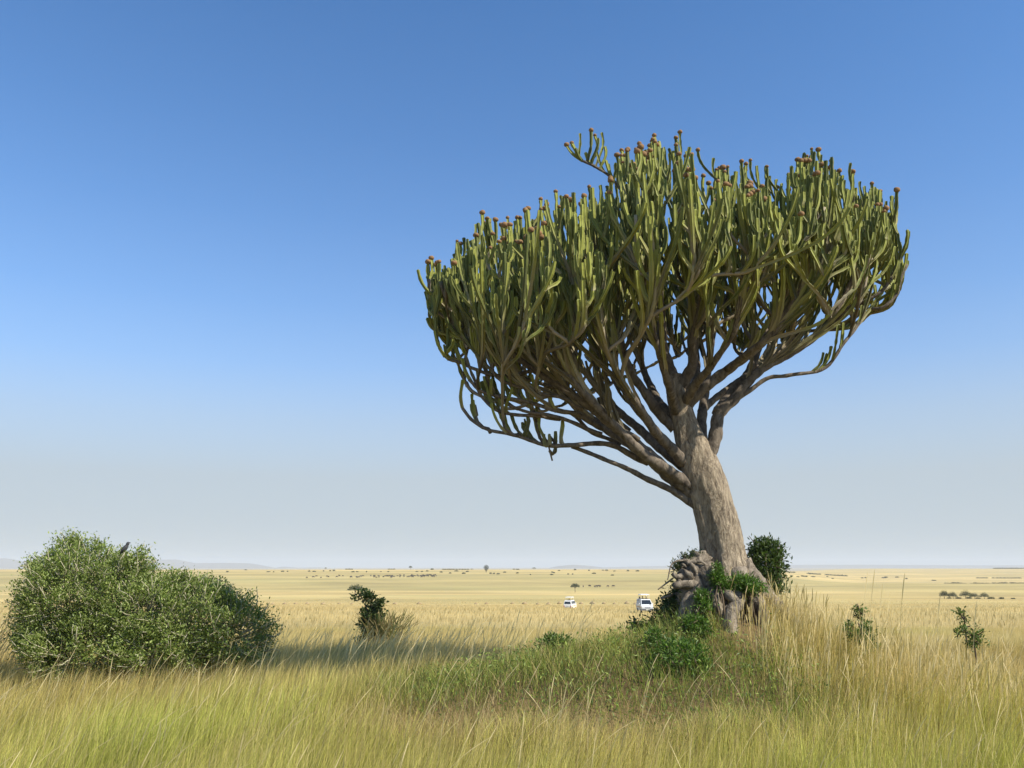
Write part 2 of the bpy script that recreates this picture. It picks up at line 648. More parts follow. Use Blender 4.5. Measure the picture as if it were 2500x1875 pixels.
def build_ground():
    ys = np.unique(np.round(np.concatenate([np.linspace(-80, 4, 12), np.arange(5, 26, 0.3), np.geomspace(26, 300, 90), np.geomspace(300, 3200, 170), np.geomspace(3200, 12400, 30)]), 3))
    us = np.concatenate([np.linspace(-1.6, -0.72, 14), np.linspace(-0.7, 0.7, 150), np.linspace(0.72, 1.6, 14)])
    Y, U = np.meshgrid(ys, us, indexing='ij')
    X = U * np.maximum(np.abs(Y), 26.0)
    # finer columns where the foreground lies: keep fan but limit near width
    Z = ground(X.ravel(), Y.ravel())
    V = np.stack([X.ravel(), Y.ravel(), Z], -1)
    nu = len(us)
    i = (np.arange(len(ys) - 1)[:, None] * nu + np.arange(nu - 1)[None, :]).ravel()
    F4 = np.stack([i, i + 1, i + nu + 1, i + nu], -1)
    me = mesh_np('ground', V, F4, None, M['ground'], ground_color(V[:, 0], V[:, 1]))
    o = link('ground', me)
    tag(o, 'golden dry savanna plain rolling to the horizon', 'ground', kind='structure')


build_ground()

# ------------------------------------------------------------------ distant hills
M['hill'] = mat_plain('far_hill', (0.16, 0.145, 0.12), rough=0.95, var=0.25, vscale=0.004, spec=0.0)


def hill(name, pts, d, depth, label):
    """ridge with crest through the given picture points, standing at depth d"""
    pts = np.array(pts, float)
    xs = np.linspace(pts[0, 0], pts[-1, 0], 90)
    rows = np.interp(xs, pts[:, 0], pts[:, 1])
    k = np.hanning(7); k /= k.sum()
    rows = np.convolve(np.pad(rows, 3, 'edge'), k, 'valid')
    X = np.array([col_x(a, d) for a in xs])
    crest = np.array([row_z(r, d) for r in rows])
    ts = np.linspace(-1, 1, 21)
    foot = -30.0
    V = []
    for t in ts:
        yy = d + t * depth
        prof = (math.cos(t * math.pi) + 1) / 2
        wob = (fbm(X, np.full(len(X), yy), 500, 5) - 0.5) * 0.5 * (1 - abs(t)) * (abs(t) > 0.02)
        V.append(np.stack([X * (yy / d), np.full(len(X), yy), foot + (crest - foot) * prof * (1 + wob * 0.4)], -1))
    V = np.concatenate(V)
    n = len(xs)
    i = (np.arange(len(ts) - 1)[:, None] * n + np.arange(n - 1)[None, :]).ravel()
    o = link(name, mesh_np(name, V, np.stack([i, i + 1, i + n + 1, i + n], -1), None, M['hill']))
    return tag(o, label, 'hill', kind='structure')


hill('hill', [(-500, 1384), (-300, 1372), (-120, 1364), (20, 1364), (60, 1372), (130, 1380), (200, 1388), (260, 1395)], 9000, 1200, 'pale blue hill behind the big thorn shrub')
hill('hill', [(230, 1394), (300, 1380), (370, 1366), (430, 1366), (475, 1375), (540, 1374), (610, 1375), (650, 1382), (690, 1390), (740, 1396)], 9400, 1100, 'long blue hill with a falling shoulder beyond the plain')
hill('hill', [(640, 1394), (690, 1383), (730, 1386), (780, 1385), (830, 1389), (880, 1394)], 9800, 900, 'low faint rise at the end of the long blue hill')
hill('hill', [(1290, 1396), (1330, 1389), (1361, 1382), (1399, 1378.5), (1434, 1381), (1475, 1385.5), (1530, 1390), (1580, 1395)], 9000, 1000, 'rounded blue hill standing alone beyond the two vans')
hill('plateau', [(1400, 1392), (1480, 1385), (1600, 1381.5), (1800, 1379.5), (2100, 1378.5), (2400, 1380), (2700, 1380), (3000, 1384)], 10200, 900, 'flat hazy plateau on the skyline beyond the tree')

# ------------------------------------------------------------------ the candelabra tree
tree = thing('candelabra_tree', 'huge candelabra tree leaning over its mound with a broad crown of green cactus-like stems', 'tree', (TX, TY, gz(TX, TY)))
TREE_INV = Vector(tree.location)
trng = np.random.default_rng(21)


def tree_part(name, me):
    """mesh in world coordinates -> child of the tree (origin at the tree's foot)"""
    me.transform(Matrix.Translation(-TREE_INV))
    return link(name, me, tree)


# trunk: silhouette (row, left, right) read off the photograph
prof = [(1330, 1478, 1668), (1300, 1494, 1650), (1270, 1503, 1634), (1240, 1508, 1620), (1210, 1511, 1609), (1180, 1510, 1603), (1140, 1505, 1595), (1100, 1497, 1584), (1060, 1485, 1572),
        (1020, 1474, 1557), (985, 1466, 1541), (950, 1458, 1522), (920, 1453, 1508), (890, 1447, 1497), (860, 1441, 1488), (835, 1438, 1480), (810, 1438, 1472)]
ctr, rad = [], []
for r_, a_, b_ in prof:
    L_, R_ = Q(a_, r_, TY), Q(b_, r_, TY)
    ctr.append(np.append((L_ + R_) / 2, (R_ - L_)[0] / 2))
tp = resample(np.array(ctr), 0.035)
nS = 64
th = np.arange(nS) / nS * 2 * math.pi
hh = tp[:, 2][:, None]
f = 1 + 0.045 * np.cos(3 * th[None] + 0.6 + hh * 0.25) + 0.03 * np.cos(5 * th[None] + 2 - hh * 0.4)
low = 1 - sstep(2.2, 3.6, hh)
f = f + low * (0.05 * np.cos(4 * th[None] + 1.0) + 0.03 * np.cos(7 * th[None]))
nz = fbm(th[None] * 3.2 + 20 + 0 * hh, hh * 1.2 + 0 * th[None], 0.35, 71, 4)
f = f + (nz - 0.5) * 0.11
fiss = np.abs(fbm(th[None] * 5 + hh * 0.35, hh * 0.9 + 0 * th[None], 0.4, 77, 2) - 0.5)
f = f - 0.035 * np.exp(-(fiss / 0.035) ** 2)
# the cleft that runs down the shaded side to the roots
cleft = np.exp(-((np.mod(th[None] - 4.15 + 0.12 * (hh - 3) + math.pi, 2 * math.pi) - math.pi) / 0.22) ** 2) * (1 - sstep(2.8, 4.8, hh))
f = f - 0.16 * cleft
V, F4, F3 = tube(tp[:, :3], tp[:, 3], nS, f)
mb = MB().add(V, F4, F3)
trunk_o = tree_part('trunk', mb.mesh('trunk', M['trunk'], col=False))
trunk_o['label'] = 'leaning grey-brown trunk with furrowed bark'


def root(pts, r0, r1, name='root'):
    p = resample(np.array(pts), 0.05)
    n = len(p)
    s = np.linspace(0, 1, n)
    rr = (r0 * (1 - s) + r1 * s)
    pr = 1 + 0.22 * (fbm(np.arange(10)[None] * 0.9 + 0 * s[:, None], s[:, None] * 9 + 0 * np.arange(10)[None], 1.0, int(r0 * 1000) + len(pts)) - 0.5) * 2
    V, F4, F3 = tube(p, rr, 10, pr)
    return tree_part(name, MB().add(V, F4, F3).mesh(name, M['burl'], col=False))


root([Q(1600, 1220, 15.95), Q(1632, 1262, 15.85), Q(1660, 1295, 15.75), Q(1692, 1322, 15.65), Q(1720, 1350, 15.6)], 0.23, 0.09)
root([Q(1590, 1235, 15.7), Q(1610, 1275, 15.5), Q(1640, 1310, 15.3), Q(1650, 1350, 15.2)], 0.20, 0.10)
root([Q(1530, 1225, 15.7), Q(1512, 1262, 15.45), Q(1500, 1300, 15.3), Q(1490, 1345, 15.2)], 0.17, 0.10)
# knotted loop of root in front
root([Q(1558, 1262, 15.55), Q(1548, 1285, 15.22), Q(1546, 1306, 15.12), Q(1556, 1326, 15.10), Q(1572, 1338, 15.08), Q(1572, 1375, 15.0)], 0.10, 0.13)
root([Q(1556, 1278, 15.35), Q(1572, 1284, 15.12), Q(1588, 1298, 15.05), Q(1588, 1308, 15.05), Q(1568, 1322, 15.05), Q(1556, 1330, 15.08)], 0.085, 0.09)
root([Q(1575, 1270, 15.5), Q(1590, 1284, 15.2), Q(1596, 1300, 15.1), Q(1582, 1318, 15.0), Q(1576, 1350, 14.95), Q(1580, 1385, 14.9)], 0.08, 0.15)
# gnarled stubs on the shaded side
root([Q(1530, 1225, 15.7), Q(1500, 1232, 15.55), Q(1478, 1243, 15.45), Q(1462, 1246, 15.4), Q(1452, 1238, 15.4)], 0.12, 0.035, 'root')
root([Q(1520, 1262, 15.5), Q(1492, 1262, 15.35), Q(1470, 1263, 15.3), Q(1455, 1266, 15.28)], 0.09, 0.06, 'root')
root([Q(1512, 1275, 15.5), Q(1488, 1290, 15.35), Q(1478, 1312, 15.3), Q(1472, 1345, 15.25)], 0.09, 0.08, 'root')
root([Q(1525, 1205, 15.75), Q(1505, 1218, 15.6), Q(1492, 1240, 15.5), Q(1496, 1270, 15.45), Q(1510, 1300, 15.35)], 0.10, 0.06, 'root')

# burl: lumps of wood fused under the trunk
V0, T0 = ICO3
mb = MB()
for (px, py, d, s) in [(1498, 1228, 15.7, (0.26, 0.26, 0.22)), (1512, 1212, 15.85, (0.24, 0.25, 0.2)), (1485, 1246, 15.55, (0.19, 0.2, 0.14)), (1520, 1250, 15.6, (0.3, 0.28, 0.3)), (1540, 1285, 15.5, (0.3, 0.25, 0.35)), (1505, 1300, 15.55, (0.34, 0.3, 0.36)), (1570, 1300, 15.5, (0.3, 0.26, 0.34))]:
    v = V0 * np.array(s)
    n1_, n2_ = noise3(v + px, 0.17, 3), noise3(v * 1.0 + px, 0.06, 9)
    v = v * (0.55 + 0.9 * np.abs(n1_ - 0.5) * 2 + 0.3 * n2_)[:, None] + Q(px, py, d)
    mb.add(v, None, T0)
rr_ = np.random.default_rng(3)
for k in range(26):      # tangled strands of old root over the lumps
    a_ = Q(rr_.uniform(1470, 1535), rr_.uniform(1205, 1290), 15.5 + rr_.uniform(-.1, .15))
    b_ = a_ + np.array([rr_.normal(-.05, .2), rr_.uniform(-.12, .0), rr_.normal(-.12, .16)])
    c_ = b_ + np.array([rr_.normal(0, .16), rr_.uniform(-.05, .1), -rr_.uniform(.05, .3)])
    pth = resample(np.array([a_, b_, c_]), .03)
    q_ = rr_.uniform(.018, .05)
    mb.add(*tube(pth, q_ * (1 - .5 * np.linspace(0, 1, len(pth))) * (0.8 + .4 * rr_.random(len(pth))), 7))
burl = tree_part('burl', mb.mesh('burl', M['burl'], col=False))
burl['label'] = 'gnarled knotty burl of old roots on the shaded side'

# ---- skeleton: traced main limbs (picture points with depth offset), then branches and stems reaching their tips
NODES = np.zeros((90000, 7))
NN = 0


def add_nodes(path, rr, skip=0.0):
    T = np.gradient(path, axis=0)
    T /= np.linalg.norm(T, axis=1)[:, None] + 1e-9
    global NN
    k = int(len(path) * skip)
    m = len(path) - k
    NODES[NN:NN + m] = np.concatenate([path[k:], rr[k:, None], T[k:]], 1)
    NN += m


def limb_mesh(path, rr, age0, age1, rnd, sides=9, rib=False, ribs=4):
    """tube with the vertex colour (wood, rib, random)"""
    n = len(path)
    s = np.linspace(0, 1, n)
    L = np.sum(np.linalg.norm(np.diff(path, axis=0), axis=1))
    arc = s * L
    if rib:
        nr = ribs
        sides = nr * 2
        per = trng.uniform(0.13, 0.21)
        seg = 0.74 + 0.40 * np.abs(np.sin(math.pi * (arc / per + rnd)))
        pr = np.tile(np.array([1.34, 0.58] * nr), (n, 1)) * seg[:, None]
        pr = pr * (1 + 0.06 * trng.normal(size=(n, 1)))
    else:
        pr = 1 + 0.30 * (fbm(np.arange(sides)[None] * 1.1 + rnd * 50 + 0 * s[:, None], arc[:, None] * 5 + 0 * np.arange(sides)[None], 1.0, 9) - 0.5)
        pr = pr * (1 + 0.07 * np.sin(arc * 2 * math.pi / 0.27 + rnd * 6))[:, None]
    V, F4, F3 = tube(path, rr, sides, pr, phase=rnd * 1.5)
    age = age0 + (age1 - age0) * s
    wood = sstep(0.55, 1.45, age + (noise2(arc, arc * 0 + rnd * 99, 0.3, 5) - 0.5) * 0.5)
    C = np.zeros((len(V), 3))
    C[:n * sides, 0] = np.repeat(wood, sides)
    if rib:
        C[:n * sides, 1] = np.tile(np.array([1.0, 0.0] * ribs), n)
    C[:, 2] = rnd
    C[n * sides, 0] = wood[0]
    C[n * sides + 1, 0] = wood[-1]
    return V, F4, F3, C


SPROUT = []


def limb(pts, r0, r1, age1=1.2, dtype='limb', skip=0.3):
    """pts: (picture x, picture y, depth offset)"""
    w = np.array([Q(a, b, TY + c) for a, b, c in pts])
    p = resample(w, 0.09)
    s = np.linspace(0, 1, len(p))
    p = p + (np.stack([noise2(s * 5, s * 0 + pts[0][0] + k * 7 + pts[-1][1], 1.0, 40 + k) for k in range(3)], -1) - 0.5) * 0.12 * np.minimum(1, s * 5)[:, None]
    rr = r1 * 0.75 + (r0 * 0.85 - r1 * 0.75) * (1 - s) ** 2.0
    V, F4, F3, C = limb_mesh(p, rr, 3.0, age1, float(trng.random()), 10)
    tree_part(dtype, MB().add(V, F4, F3, C).mesh(dtype, M['stem'] if dtype != 'limb' else M['limb']))
    add_nodes(p, rr, skip)
    if r0 <= .08:
        SPROUT.append(p)
    return p


M['limb'] = mat_bark('limb_bark', (0.065, 0.052, 0.04), (0.22, 0.18, 0.135), scale=10.0, stretch=0.5, bump=0.9, dist=0.04, cells=0.03)
limb([(1462, 850, 0), (1444, 785, .1), (1428, 705, .3), (1420, 620, .5), (1416, 520, .6), (1425, 420, .6)], .17, .06)
limb([(1466, 850, 0), (1490, 795, -.2), (1502, 720, -.4), (1512, 640, -.7), (1522, 540, -.8)], .16, .06)
limb([(1470, 890, 0), (1520, 838, -.2), (1570, 798, -.3), (1640, 740, -.5), (1705, 675, -.7), (1750, 590, -.8), (1770, 480, -.6)], .15, .06)
limb([(1525, 1000, -.05), (1543, 945, -.05), (1550, 892, 0), (1585, 858, 0), (1645, 800, .1), (1720, 758, .3), (1790, 705, .3), (1840, 620, .2), (1870, 520, .1)], .175, .055)
limb([(1522, 995, .25), (1516, 930, .4), (1514, 885, .6), (1527, 800, 1.0), (1548, 700, 1.5), (1590, 600, 1.9), (1602, 470, 2.0)], .14, .055)
limb([(1550, 895, 0), (1598, 825, .3), (1640, 745, .7), (1690, 650, 1.2), (1722, 540, 1.5), (1745, 420, 1.5)], .15, .055)
limb([(1514, 890, .6), (1560, 850, 1.2), (1640, 790, 2.0), (1740, 700, 2.6), (1800, 580, 2.8)], .09, .05)
limb([(1590, 862, 0), (1655, 822, -.1), (1700, 810, -.1), (1775, 790, -.2), (1828, 735, -.2), (1856, 690, -.2)], .055, .04, 1.0, skip=.85)
limb([(1790, 705, .3), (1850, 662, .1), (1905, 630, -.1), (1930, 590, -.1), (1942, 540, -.1)], .055, .045, .4, skip=.5)
limb([(1850, 662, .1), (1912, 657, -.3), (1945, 610, -.3), (1954, 570, -.3)], .045, .04, .2, skip=.9)
limb([(1512, 1098, -.05), (1440, 1052, -.2), (1350, 1012, -.4), (1290, 985, -.5), (1240, 966, -.5)], .10, .05, 1.6, skip=.95)
limb([(1505, 1075, 0), (1420, 1002, -.3), (1340, 935, -.6), (1250, 862, -.9), (1150, 795, -1.0), (1080, 735, -.9), (1030, 670, -.8), (985, 590, -.6)], .17, .055)
limb([(1495, 1068, .1), (1400, 990, .1), (1300, 915, .3), (1200, 825, .5), (1120, 720, .6), (1075, 620, .7), (1050, 530, .7)], .17, .055)
limb([(1490, 1050, -.1), (1380, 965, -.7), (1290, 875, -1.3), (1210, 775, -1.5), (1170, 665, -1.7), (1155, 570, -1.7)], .15, .055)
limb([(1482, 1010, .1), (1400, 948, .4), (1310, 870, 1.0), (1245, 780, 1.6), (1215, 680, 2.0), (1205, 560, 2.2)], .13, .055)
limb([(1476, 1000, -.1), (1420, 930, -.6), (1350, 850, -1.3), (1310, 760, -1.6), (1290, 660, -1.9), (1285, 570, -1.9)], .14, .055)
limb([(1458, 925, 0), (1400, 865, 0), (1350, 785, 0), (1335, 700, 0), (1330, 590, 0), (1325, 490, 0)], .13, .055)
limb([(1460, 905, .1), (1410, 850, .9), (1385, 770, 1.8), (1375, 660, 2.4), (1370, 540, 2.7)], .12, .055)
limb([(1460, 890, -.1), (1440, 820, -.9), (1420, 740, -1.5), (1405, 660, -1.9), (1400, 590, -2.0)], .12, .055)
limb([(1478, 870, -.1), (1530, 810, -.9), (1570, 740, -1.5), (1600, 660, -1.9), (1610, 580, -2.0)], .12, .055)
limb([(1478, 880, .1), (1500, 800, 1.0), (1500, 700, 1.9), (1490, 600, 2.5), (1485, 500, 2.8)], .12, .055)
limb([(1570, 798, -.3), (1650, 730, -1.2), (1720, 660, -1.6), (1770, 590, -1.7), (1790, 520, -1.7)], .09, .055)
limb([(1400, 1000, -.3), (1300, 962, -.5), (1190, 958, -.7), (1120, 940, -.8), (1060, 934, -.8), (1020, 910, -.8), (996, 880, -.8)], .075, .04, 1.0, skip=.45)
limb([(1300, 925, -.5), (1200, 885, -.9), (1120, 868, -1.0), (1045, 850, -1.0), (1012, 822, -1.0)], .065, .04, .9, skip=.3)
limb([(1080, 738, -.9), (1020, 690, -.9), (965, 652, -.8), (935, 635, -.8), (920, 600, -.8)], .055, .045, .3, skip=.4)
limb([(1150, 800, -1.0), (1080, 815, -1.0), (1020, 800, -1.0), (985, 785, -.9), (966, 765, -.9)], .05, .035, .6, skip=.3)
limb([(1075, 735, -.9), (1025, 735, -1.0), (992, 722, -1.0), (975, 700, -.9)], .05, .035, .5, skip=.3)
limb([(1425, 560, .6), (1390, 470, .5), (1350, 420, .4), (1318, 380, .3), (1290, 362, .3), (1260, 350, .3)], .06, .036, .5, skip=.35)
for pts_ in [[(1300, 938, -.6), (1220, 905, -.8), (1150, 888, -.9), (1092, 868, -.9), (1060, 838, -.9), (1050, 800, -.9)],
             [(1260, 885, -.9), (1180, 852, -1.1), (1112, 838, -1.2), (1072, 812, -1.2), (1062, 780, -1.2)],
             [(1200, 838, .3), (1130, 815, .1), (1082, 785, 0), (1045, 742, 0), (1030, 700, 0)],
             [(1210, 905, -.7), (1130, 892, -.9), (1072, 884, -1.0), (1036, 856, -1.0), (1018, 815, -1.0)],
             [(1340, 962, -.3), (1260, 918, -.4), (1190, 876, -.5), (1140, 832, -.5), (1118, 770, -.5)],
             [(1120, 940, -.8), (1090, 925, -.9), (1078, 900, -.9)], [(1190, 960, -.7), (1160, 935, -.7), (1150, 890, -.7)],
             [(1060, 934, -.8), (1036, 915, -.8), (1026, 880, -.8)],
             [(1380, 950, -.8), (1300, 890, -1.1), (1230, 830, -1.3), (1185, 760, -1.4)], [(1360, 930, .5), (1280, 860, .8), (1220, 790, 1.0), (1190, 720, 1.1)],
             [(1420, 940, -.5), (1370, 880, -.9), (1330, 810, -1.1), (1300, 730, -1.2)], [(1440, 960, .2), (1380, 900, .6), (1330, 840, .9), (1290, 760, 1.0)]]:
    limb(pts_, .05, .034, .9, skip=.35)
limb([(1200, 958, -.6), (1190, 930, -.6), (1188, 955, -.7), (1196, 988, -.7)], .03, .022, .9, skip=1.0)

# crown envelope read off the outline: top row for each column of the picture
top_tab = np.array([(900, 640), (918, 600), (938, 563), (962, 575), (985, 515), (1035, 462), (1110, 436), (1155, 430), (1205, 405), (1262, 388), (1305, 392), (1335, 330), (1360, 292), (1400, 296), (1436, 278), (1475, 288), (1512, 305),
                    (1519, 440), (1538, 440), (1546, 335), (1590, 340), (1640, 342), (1680, 352), (1700, 400), (1712, 410), (1722, 325), (1760, 320), (1805, 325), (1850, 350), (1872, 395), (1905, 380), (1935, 395), (1955, 412), (1962, 600)], float)
bot_tab = np.array([(900, 655), (960, 665), (985, 745), (1020, 815), (1090, 850), (1200, 850), (1300, 820), (1450, 740), (1600, 690), (1750, 670), (1850, 650), (1962, 640)], float)
XC, XA = 1440.0, 535.0


def envelope(px, s):
    """world z range of stem tips at picture column px and relative depth s (-1..1)"""
    d = TY
    zt = np.array([Q(a, b, d)[2] for a, b in zip(px, np.interp(px, top_tab[:, 0], top_tab[:, 1]))])
    zb = np.array([Q(a, b, d)[2] for a, b in zip(px, np.interp(px, bot_tab[:, 0], bot_tab[:, 1]))])
    q = np.sqrt(np.clip(1 - s * s, 0, 1))
    dep = 1 + s * 3.5 * np.sqrt(np.clip(1 - ((px - XC) / XA) ** 2, 0.03, 1)) / TY
    top = np.minimum(zb + (zt - zb) * (0.30 + 0.70 * q), EYE + (zt - EYE) * dep) - 0.05
    top = top - 0.8 * noise2(px, s * 90 + 40, 42.0, 207) ** 1.3
    bot = zb + 0.0 * q
    return top, bot


CL = np.stack([trng.uniform(925, 1945, 150), trng.uniform(-1, 1, 150)], -1)


def sample_tips(n, lo, hi, edge=0.0, smax=1.0):
    px = trng.uniform(908, 1958, n * 2)
    half = 3.5 * np.sqrt(np.clip(1 - ((px - XC) / XA) ** 2, 0.03, 1))
    w = trng.random(n * 2) < (half / 3.5) ** 0.7 + edge
    px, half = px[w][:n], half[w][:n]
    s = trng.uniform(-1, smax, len(px))
    for i in range(len(px)):            # stems stand in bouquets
        k = np.argmin(((CL[:, 0] - px[i]) / 62) ** 2 + ((CL[:, 1] - s[i]) / 0.17) ** 2)
        w_c = trng.uniform(0.25, 0.65)
        px[i] += (CL[k, 0] - px[i]) * w_c
        s[i] += (CL[k, 1] - s[i]) * w_c
    half = 3.5 * np.sqrt(np.clip(1 - ((px - XC) / XA) ** 2, 0.03, 1))
    top, bot = envelope(px, s)
    fz = trng.uniform(lo, hi, len(px))
    z = bot + (top - bot) * fz
    x = np.array([Q(a, 600, TY)[0] for a in px]) * (1 + s * half / TY)
    return np.stack([x, TY + s * half, z], -1), fz


def grow(tips, maxlen, r_base, r_tip, sideways=1.7, rise=0.25, bend=0.42, clip=True, step=0.085, store=True):
    """reach each tip from the nearest branch below it: out first, then up, like a candelabrum"""
    out = []
    order = np.argsort(tips[:, 2])
    for t in tips[order]:
        NP, NR, NT = NODES[:NN, :3], NODES[:NN, 3], NODES[:NN, 4:]
        v = t - NP
        dh = np.hypot(v[:, 0], v[:, 1])
        cost = np.hypot(v[:, 2], dh * sideways) + np.where(v[:, 2] < rise, 6.0, 0) + np.where(v[:, 2] < 0.8 * dh, 1.5, 0)
        k = int(np.argmin(cost))
        if cost[k] > 5:
            continue
        p0, vec = NP[k], t - NP[k]
        L = np.linalg.norm(vec)
        if L < 0.25:
            continue
        if L > maxlen and not clip:
            continue
        if L > maxlen:
            vec = vec * (maxlen / L)
            t = p0 + vec
            L = maxlen
        hv = np.array([vec[0], vec[1], 0.0])
        rad_out = np.array([t[0] - TX + 0.5, t[1] - TY, 0.0])
        rad_out /= np.linalg.norm(rad_out) + 1e-6
        lean = np.array([0, 0, 1.0]) + 0.17 * rad_out + trng.normal(0, 0.06 if store else 0.2, 3)
        lean /= np.linalg.norm(lean)
        d0 = hv / (np.linalg.norm(hv) + 1e-6) * 0.6 + NT[k] * 0.4 + np.array([0, 0, 0.5])
        d0 /= np.linalg.norm(d0)
        p1 = p0 + d0 * L * 0.32
        p2 = t - lean * L * bend
        m = max(6, int(L / step))
        u = np.linspace(0, 1, m)[:, None]
        path = (1 - u) ** 3 * p0 + 3 * (1 - u) ** 2 * u * p1 + 3 * (1 - u) * u * u * p2 + u ** 3 * t
        path = path + (noise2(u * L * 3 + 0 * u, np.array([[1.0, 2.0, 3.0]]) * 31 + trng.random() * 90, 1.0, 61) - 0.5) * 0.035 * np.sin(u * math.pi)
        rb = min(NR[k] * 0.9, r_base)
        rr = rb + (r_tip - rb) * u[:, 0]
        out.append((path, rr, L))
        if store:
            add_nodes(path, rr, 0.45)
    return out


t1, _ = sample_tips(190, 0.08, 0.60)
b1 = grow(t1, 2.2, .042, .031)
LIMB_NODES = NODES[:NN].copy()
shoots = []
zl = Q(1440, 560, TY)[2]
for k in trng.choice(len(LIMB_NODES), min(len(LIMB_NODES), 2400), replace=False):
    p0, t0 = LIMB_NODES[k, :3], LIMB_NODES[k, 4:]
    if p0[2] > zl or len(shoots) > 760:
        continue
    out_ = np.array([p0[0] - TX + 0.6, p0[1] - TY, 0.0])
    out_ /= np.linalg.norm(out_) + 0.4
    L = trng.uniform(0.7, 2.0)
    dr = t0 * 0.75 + out_ * 0.15 + np.array([0, 0, 0.55]) + trng.normal(0, 0.24, 3)
    dr /= np.linalg.norm(dr)
    t = p0 + dr * L
    px_ = 1250 / S22 + t[0] / (t[1] * CP + (t[2] - EYE) * SP) * F / S22
    py_ = 937.5 / S22 - F / S22 * math.tan(math.atan2(t[2] - EYE, t[1]) - PITCH)
    if LIMB_NODES[k, 3] < .048 and py_ > 720:
        continue
    if px_ < np.interp(py_, [400, 560, 640, 700, 760, 800, 860, 900, 940, 960, 1000], [1000, 945, 935, 990, 975, 1015, 1010, 1020, 1070, 1190, 1330]) or px_ > np.interp(py_, [400, 600, 660, 700, 750, 800, 850, 900], [1940, 1935, 1880, 1840, 1790, 1690, 1610, 1550]):
        continue
    if not (930 < px_ < 1940) or py_ < np.interp(px_, top_tab[:, 0], top_tab[:, 1]) + 12:
        continue
    m = max(6, int(L / 0.09))
    u = np.linspace(0, 1, m)[:, None]
    p1 = p0 + (t0 * 0.5 + dr * 0.5) * L * 0.4
    p2 = t - (dr * 0.4 + np.array([0, 0, 0.6])) * L * 0.35
    path = (1 - u) ** 3 * p0 + 3 * (1 - u) ** 2 * u * p1 + 3 * (1 - u) * u * u * p2 + u ** 3 * t
    rr = np.linspace(min(LIMB_NODES[k, 3] * 0.8, .038), .026, m)
    shoots.append((path, rr, L))
    add_nodes(path, rr, 0.35)
t2, _ = sample_tips(620, 0.25, 0.84)
b2 = grow(t2, 1.6, .035, .028)
t3, f3 = sample_tips(2100, 0.40, 0.985, 0.15)
b3 = grow(t3, 1.45, .029, .0265, 3.2, 0.5, step=.062)
t3b, _ = sample_tips(380, 0.25, 0.95, 0.0, -0.35)
b3 = b3 + grow(t3b, 1.3, .029, .0265, 3.0, 0.5, step=.062)
# the rim that draws the outline: tips right under the traced top line
pxr = trng.uniform(915, 1956, 300)
sr = np.clip(trng.normal(0, 0.16, 300), -.5, .5)
tt, bb = envelope(pxr, sr)
hr = 3.5 * np.sqrt(np.clip(1 - ((pxr - XC) / XA) ** 2, 0.03, 1))
tr_ = np.stack([[Q(a, 600, TY)[0] for a in pxr], TY + sr * hr, bb + (tt - bb) * trng.uniform(0.88, 1.0, 300) + 0.7 * noise2(pxr, sr * 90 + 40, 42.0, 207) ** 1.3 * (trng.random(300) < .7) + trng.uniform(-.1, .1, 300)], -1)
b4 = grow(tr_, 1.6, .029, .0265, 3.2, 0.5, step=.062)
# sparse tips along the low limbs
low_t = []
for (a, b, c) in [(996, 878, -.8), (1030, 880, -.8), (1050, 905, -.7), (1082, 905, -.8), (1105, 880, -.9), (1000, 822, -1.0), (1020, 815, -1.0), (1040, 800, -1.0), (1050, 790, -1.0), (1075, 800, -.9), (1100, 790, -1), (1062, 820, -1.1), (962, 755, -1), (968, 712, -.9), (980, 690, -.9), (972, 660, -.9),
                  (1180, 880, -.9), (1150, 850, -1), (925, 570, -.8), (940, 585, -.8), (950, 600, -.8), (918, 612, -.8), (960, 610, -.8), (1225, 316, .3), (1236, 312, .3), (1253, 290, .3), (1277, 285, .3), (1300, 288, .3), (1307, 318, .3), (1292, 300, .2), (1286, 296, .4), (1244, 322, .2), (1015, 806, -1), (1032, 812, -1), (1088, 812, -1), (1066, 806, -1.1), (1120, 820, -1), (1012, 868, -.8), (1140, 900, -.8), (1215, 905, -.7), (974, 735, -.9), (964, 742, -1), (985, 680, -.9), (990, 700, -1), (932, 562, -.8), (945, 572, -.8),
                  (1940, 540, -.1), (1950, 560, -.1), (1957, 568, -.3), (1900, 560, .1), (1880, 560, .1), (1920, 470, .1), (1945, 430, .1), (1862, 690, -.2), (1834, 700, .3), (1275, 705, .3)]:
    low_t.append(Q(a, b, TY + c))
for k in range(12):
    a, b, c = trng.uniform(1008, 1200), trng.uniform(775, 850), trng.uniform(-1.3, .3)
    low_t.append(Q(a, b, TY + c))
for k in range(14):
    low_t.append(Q(trng.uniform(965, 1010), trng.uniform(665, 760), TY + trng.uniform(-1.1, -.6)))
for k in range(12):
    low_t.append(Q(trng.uniform(920, 965), trng.uniform(562, 615), TY + trng.uniform(-1.0, -.6)))
for k in range(10):
    low_t.append(Q(trng.uniform(1860, 1955), trng.uniform(540, 620), TY + trng.uniform(-.4, .3)))
b5 = grow(np.array(low_t), 1.05, .030, .026, 1.6, 0.08, clip=False, store=False, step=.07)

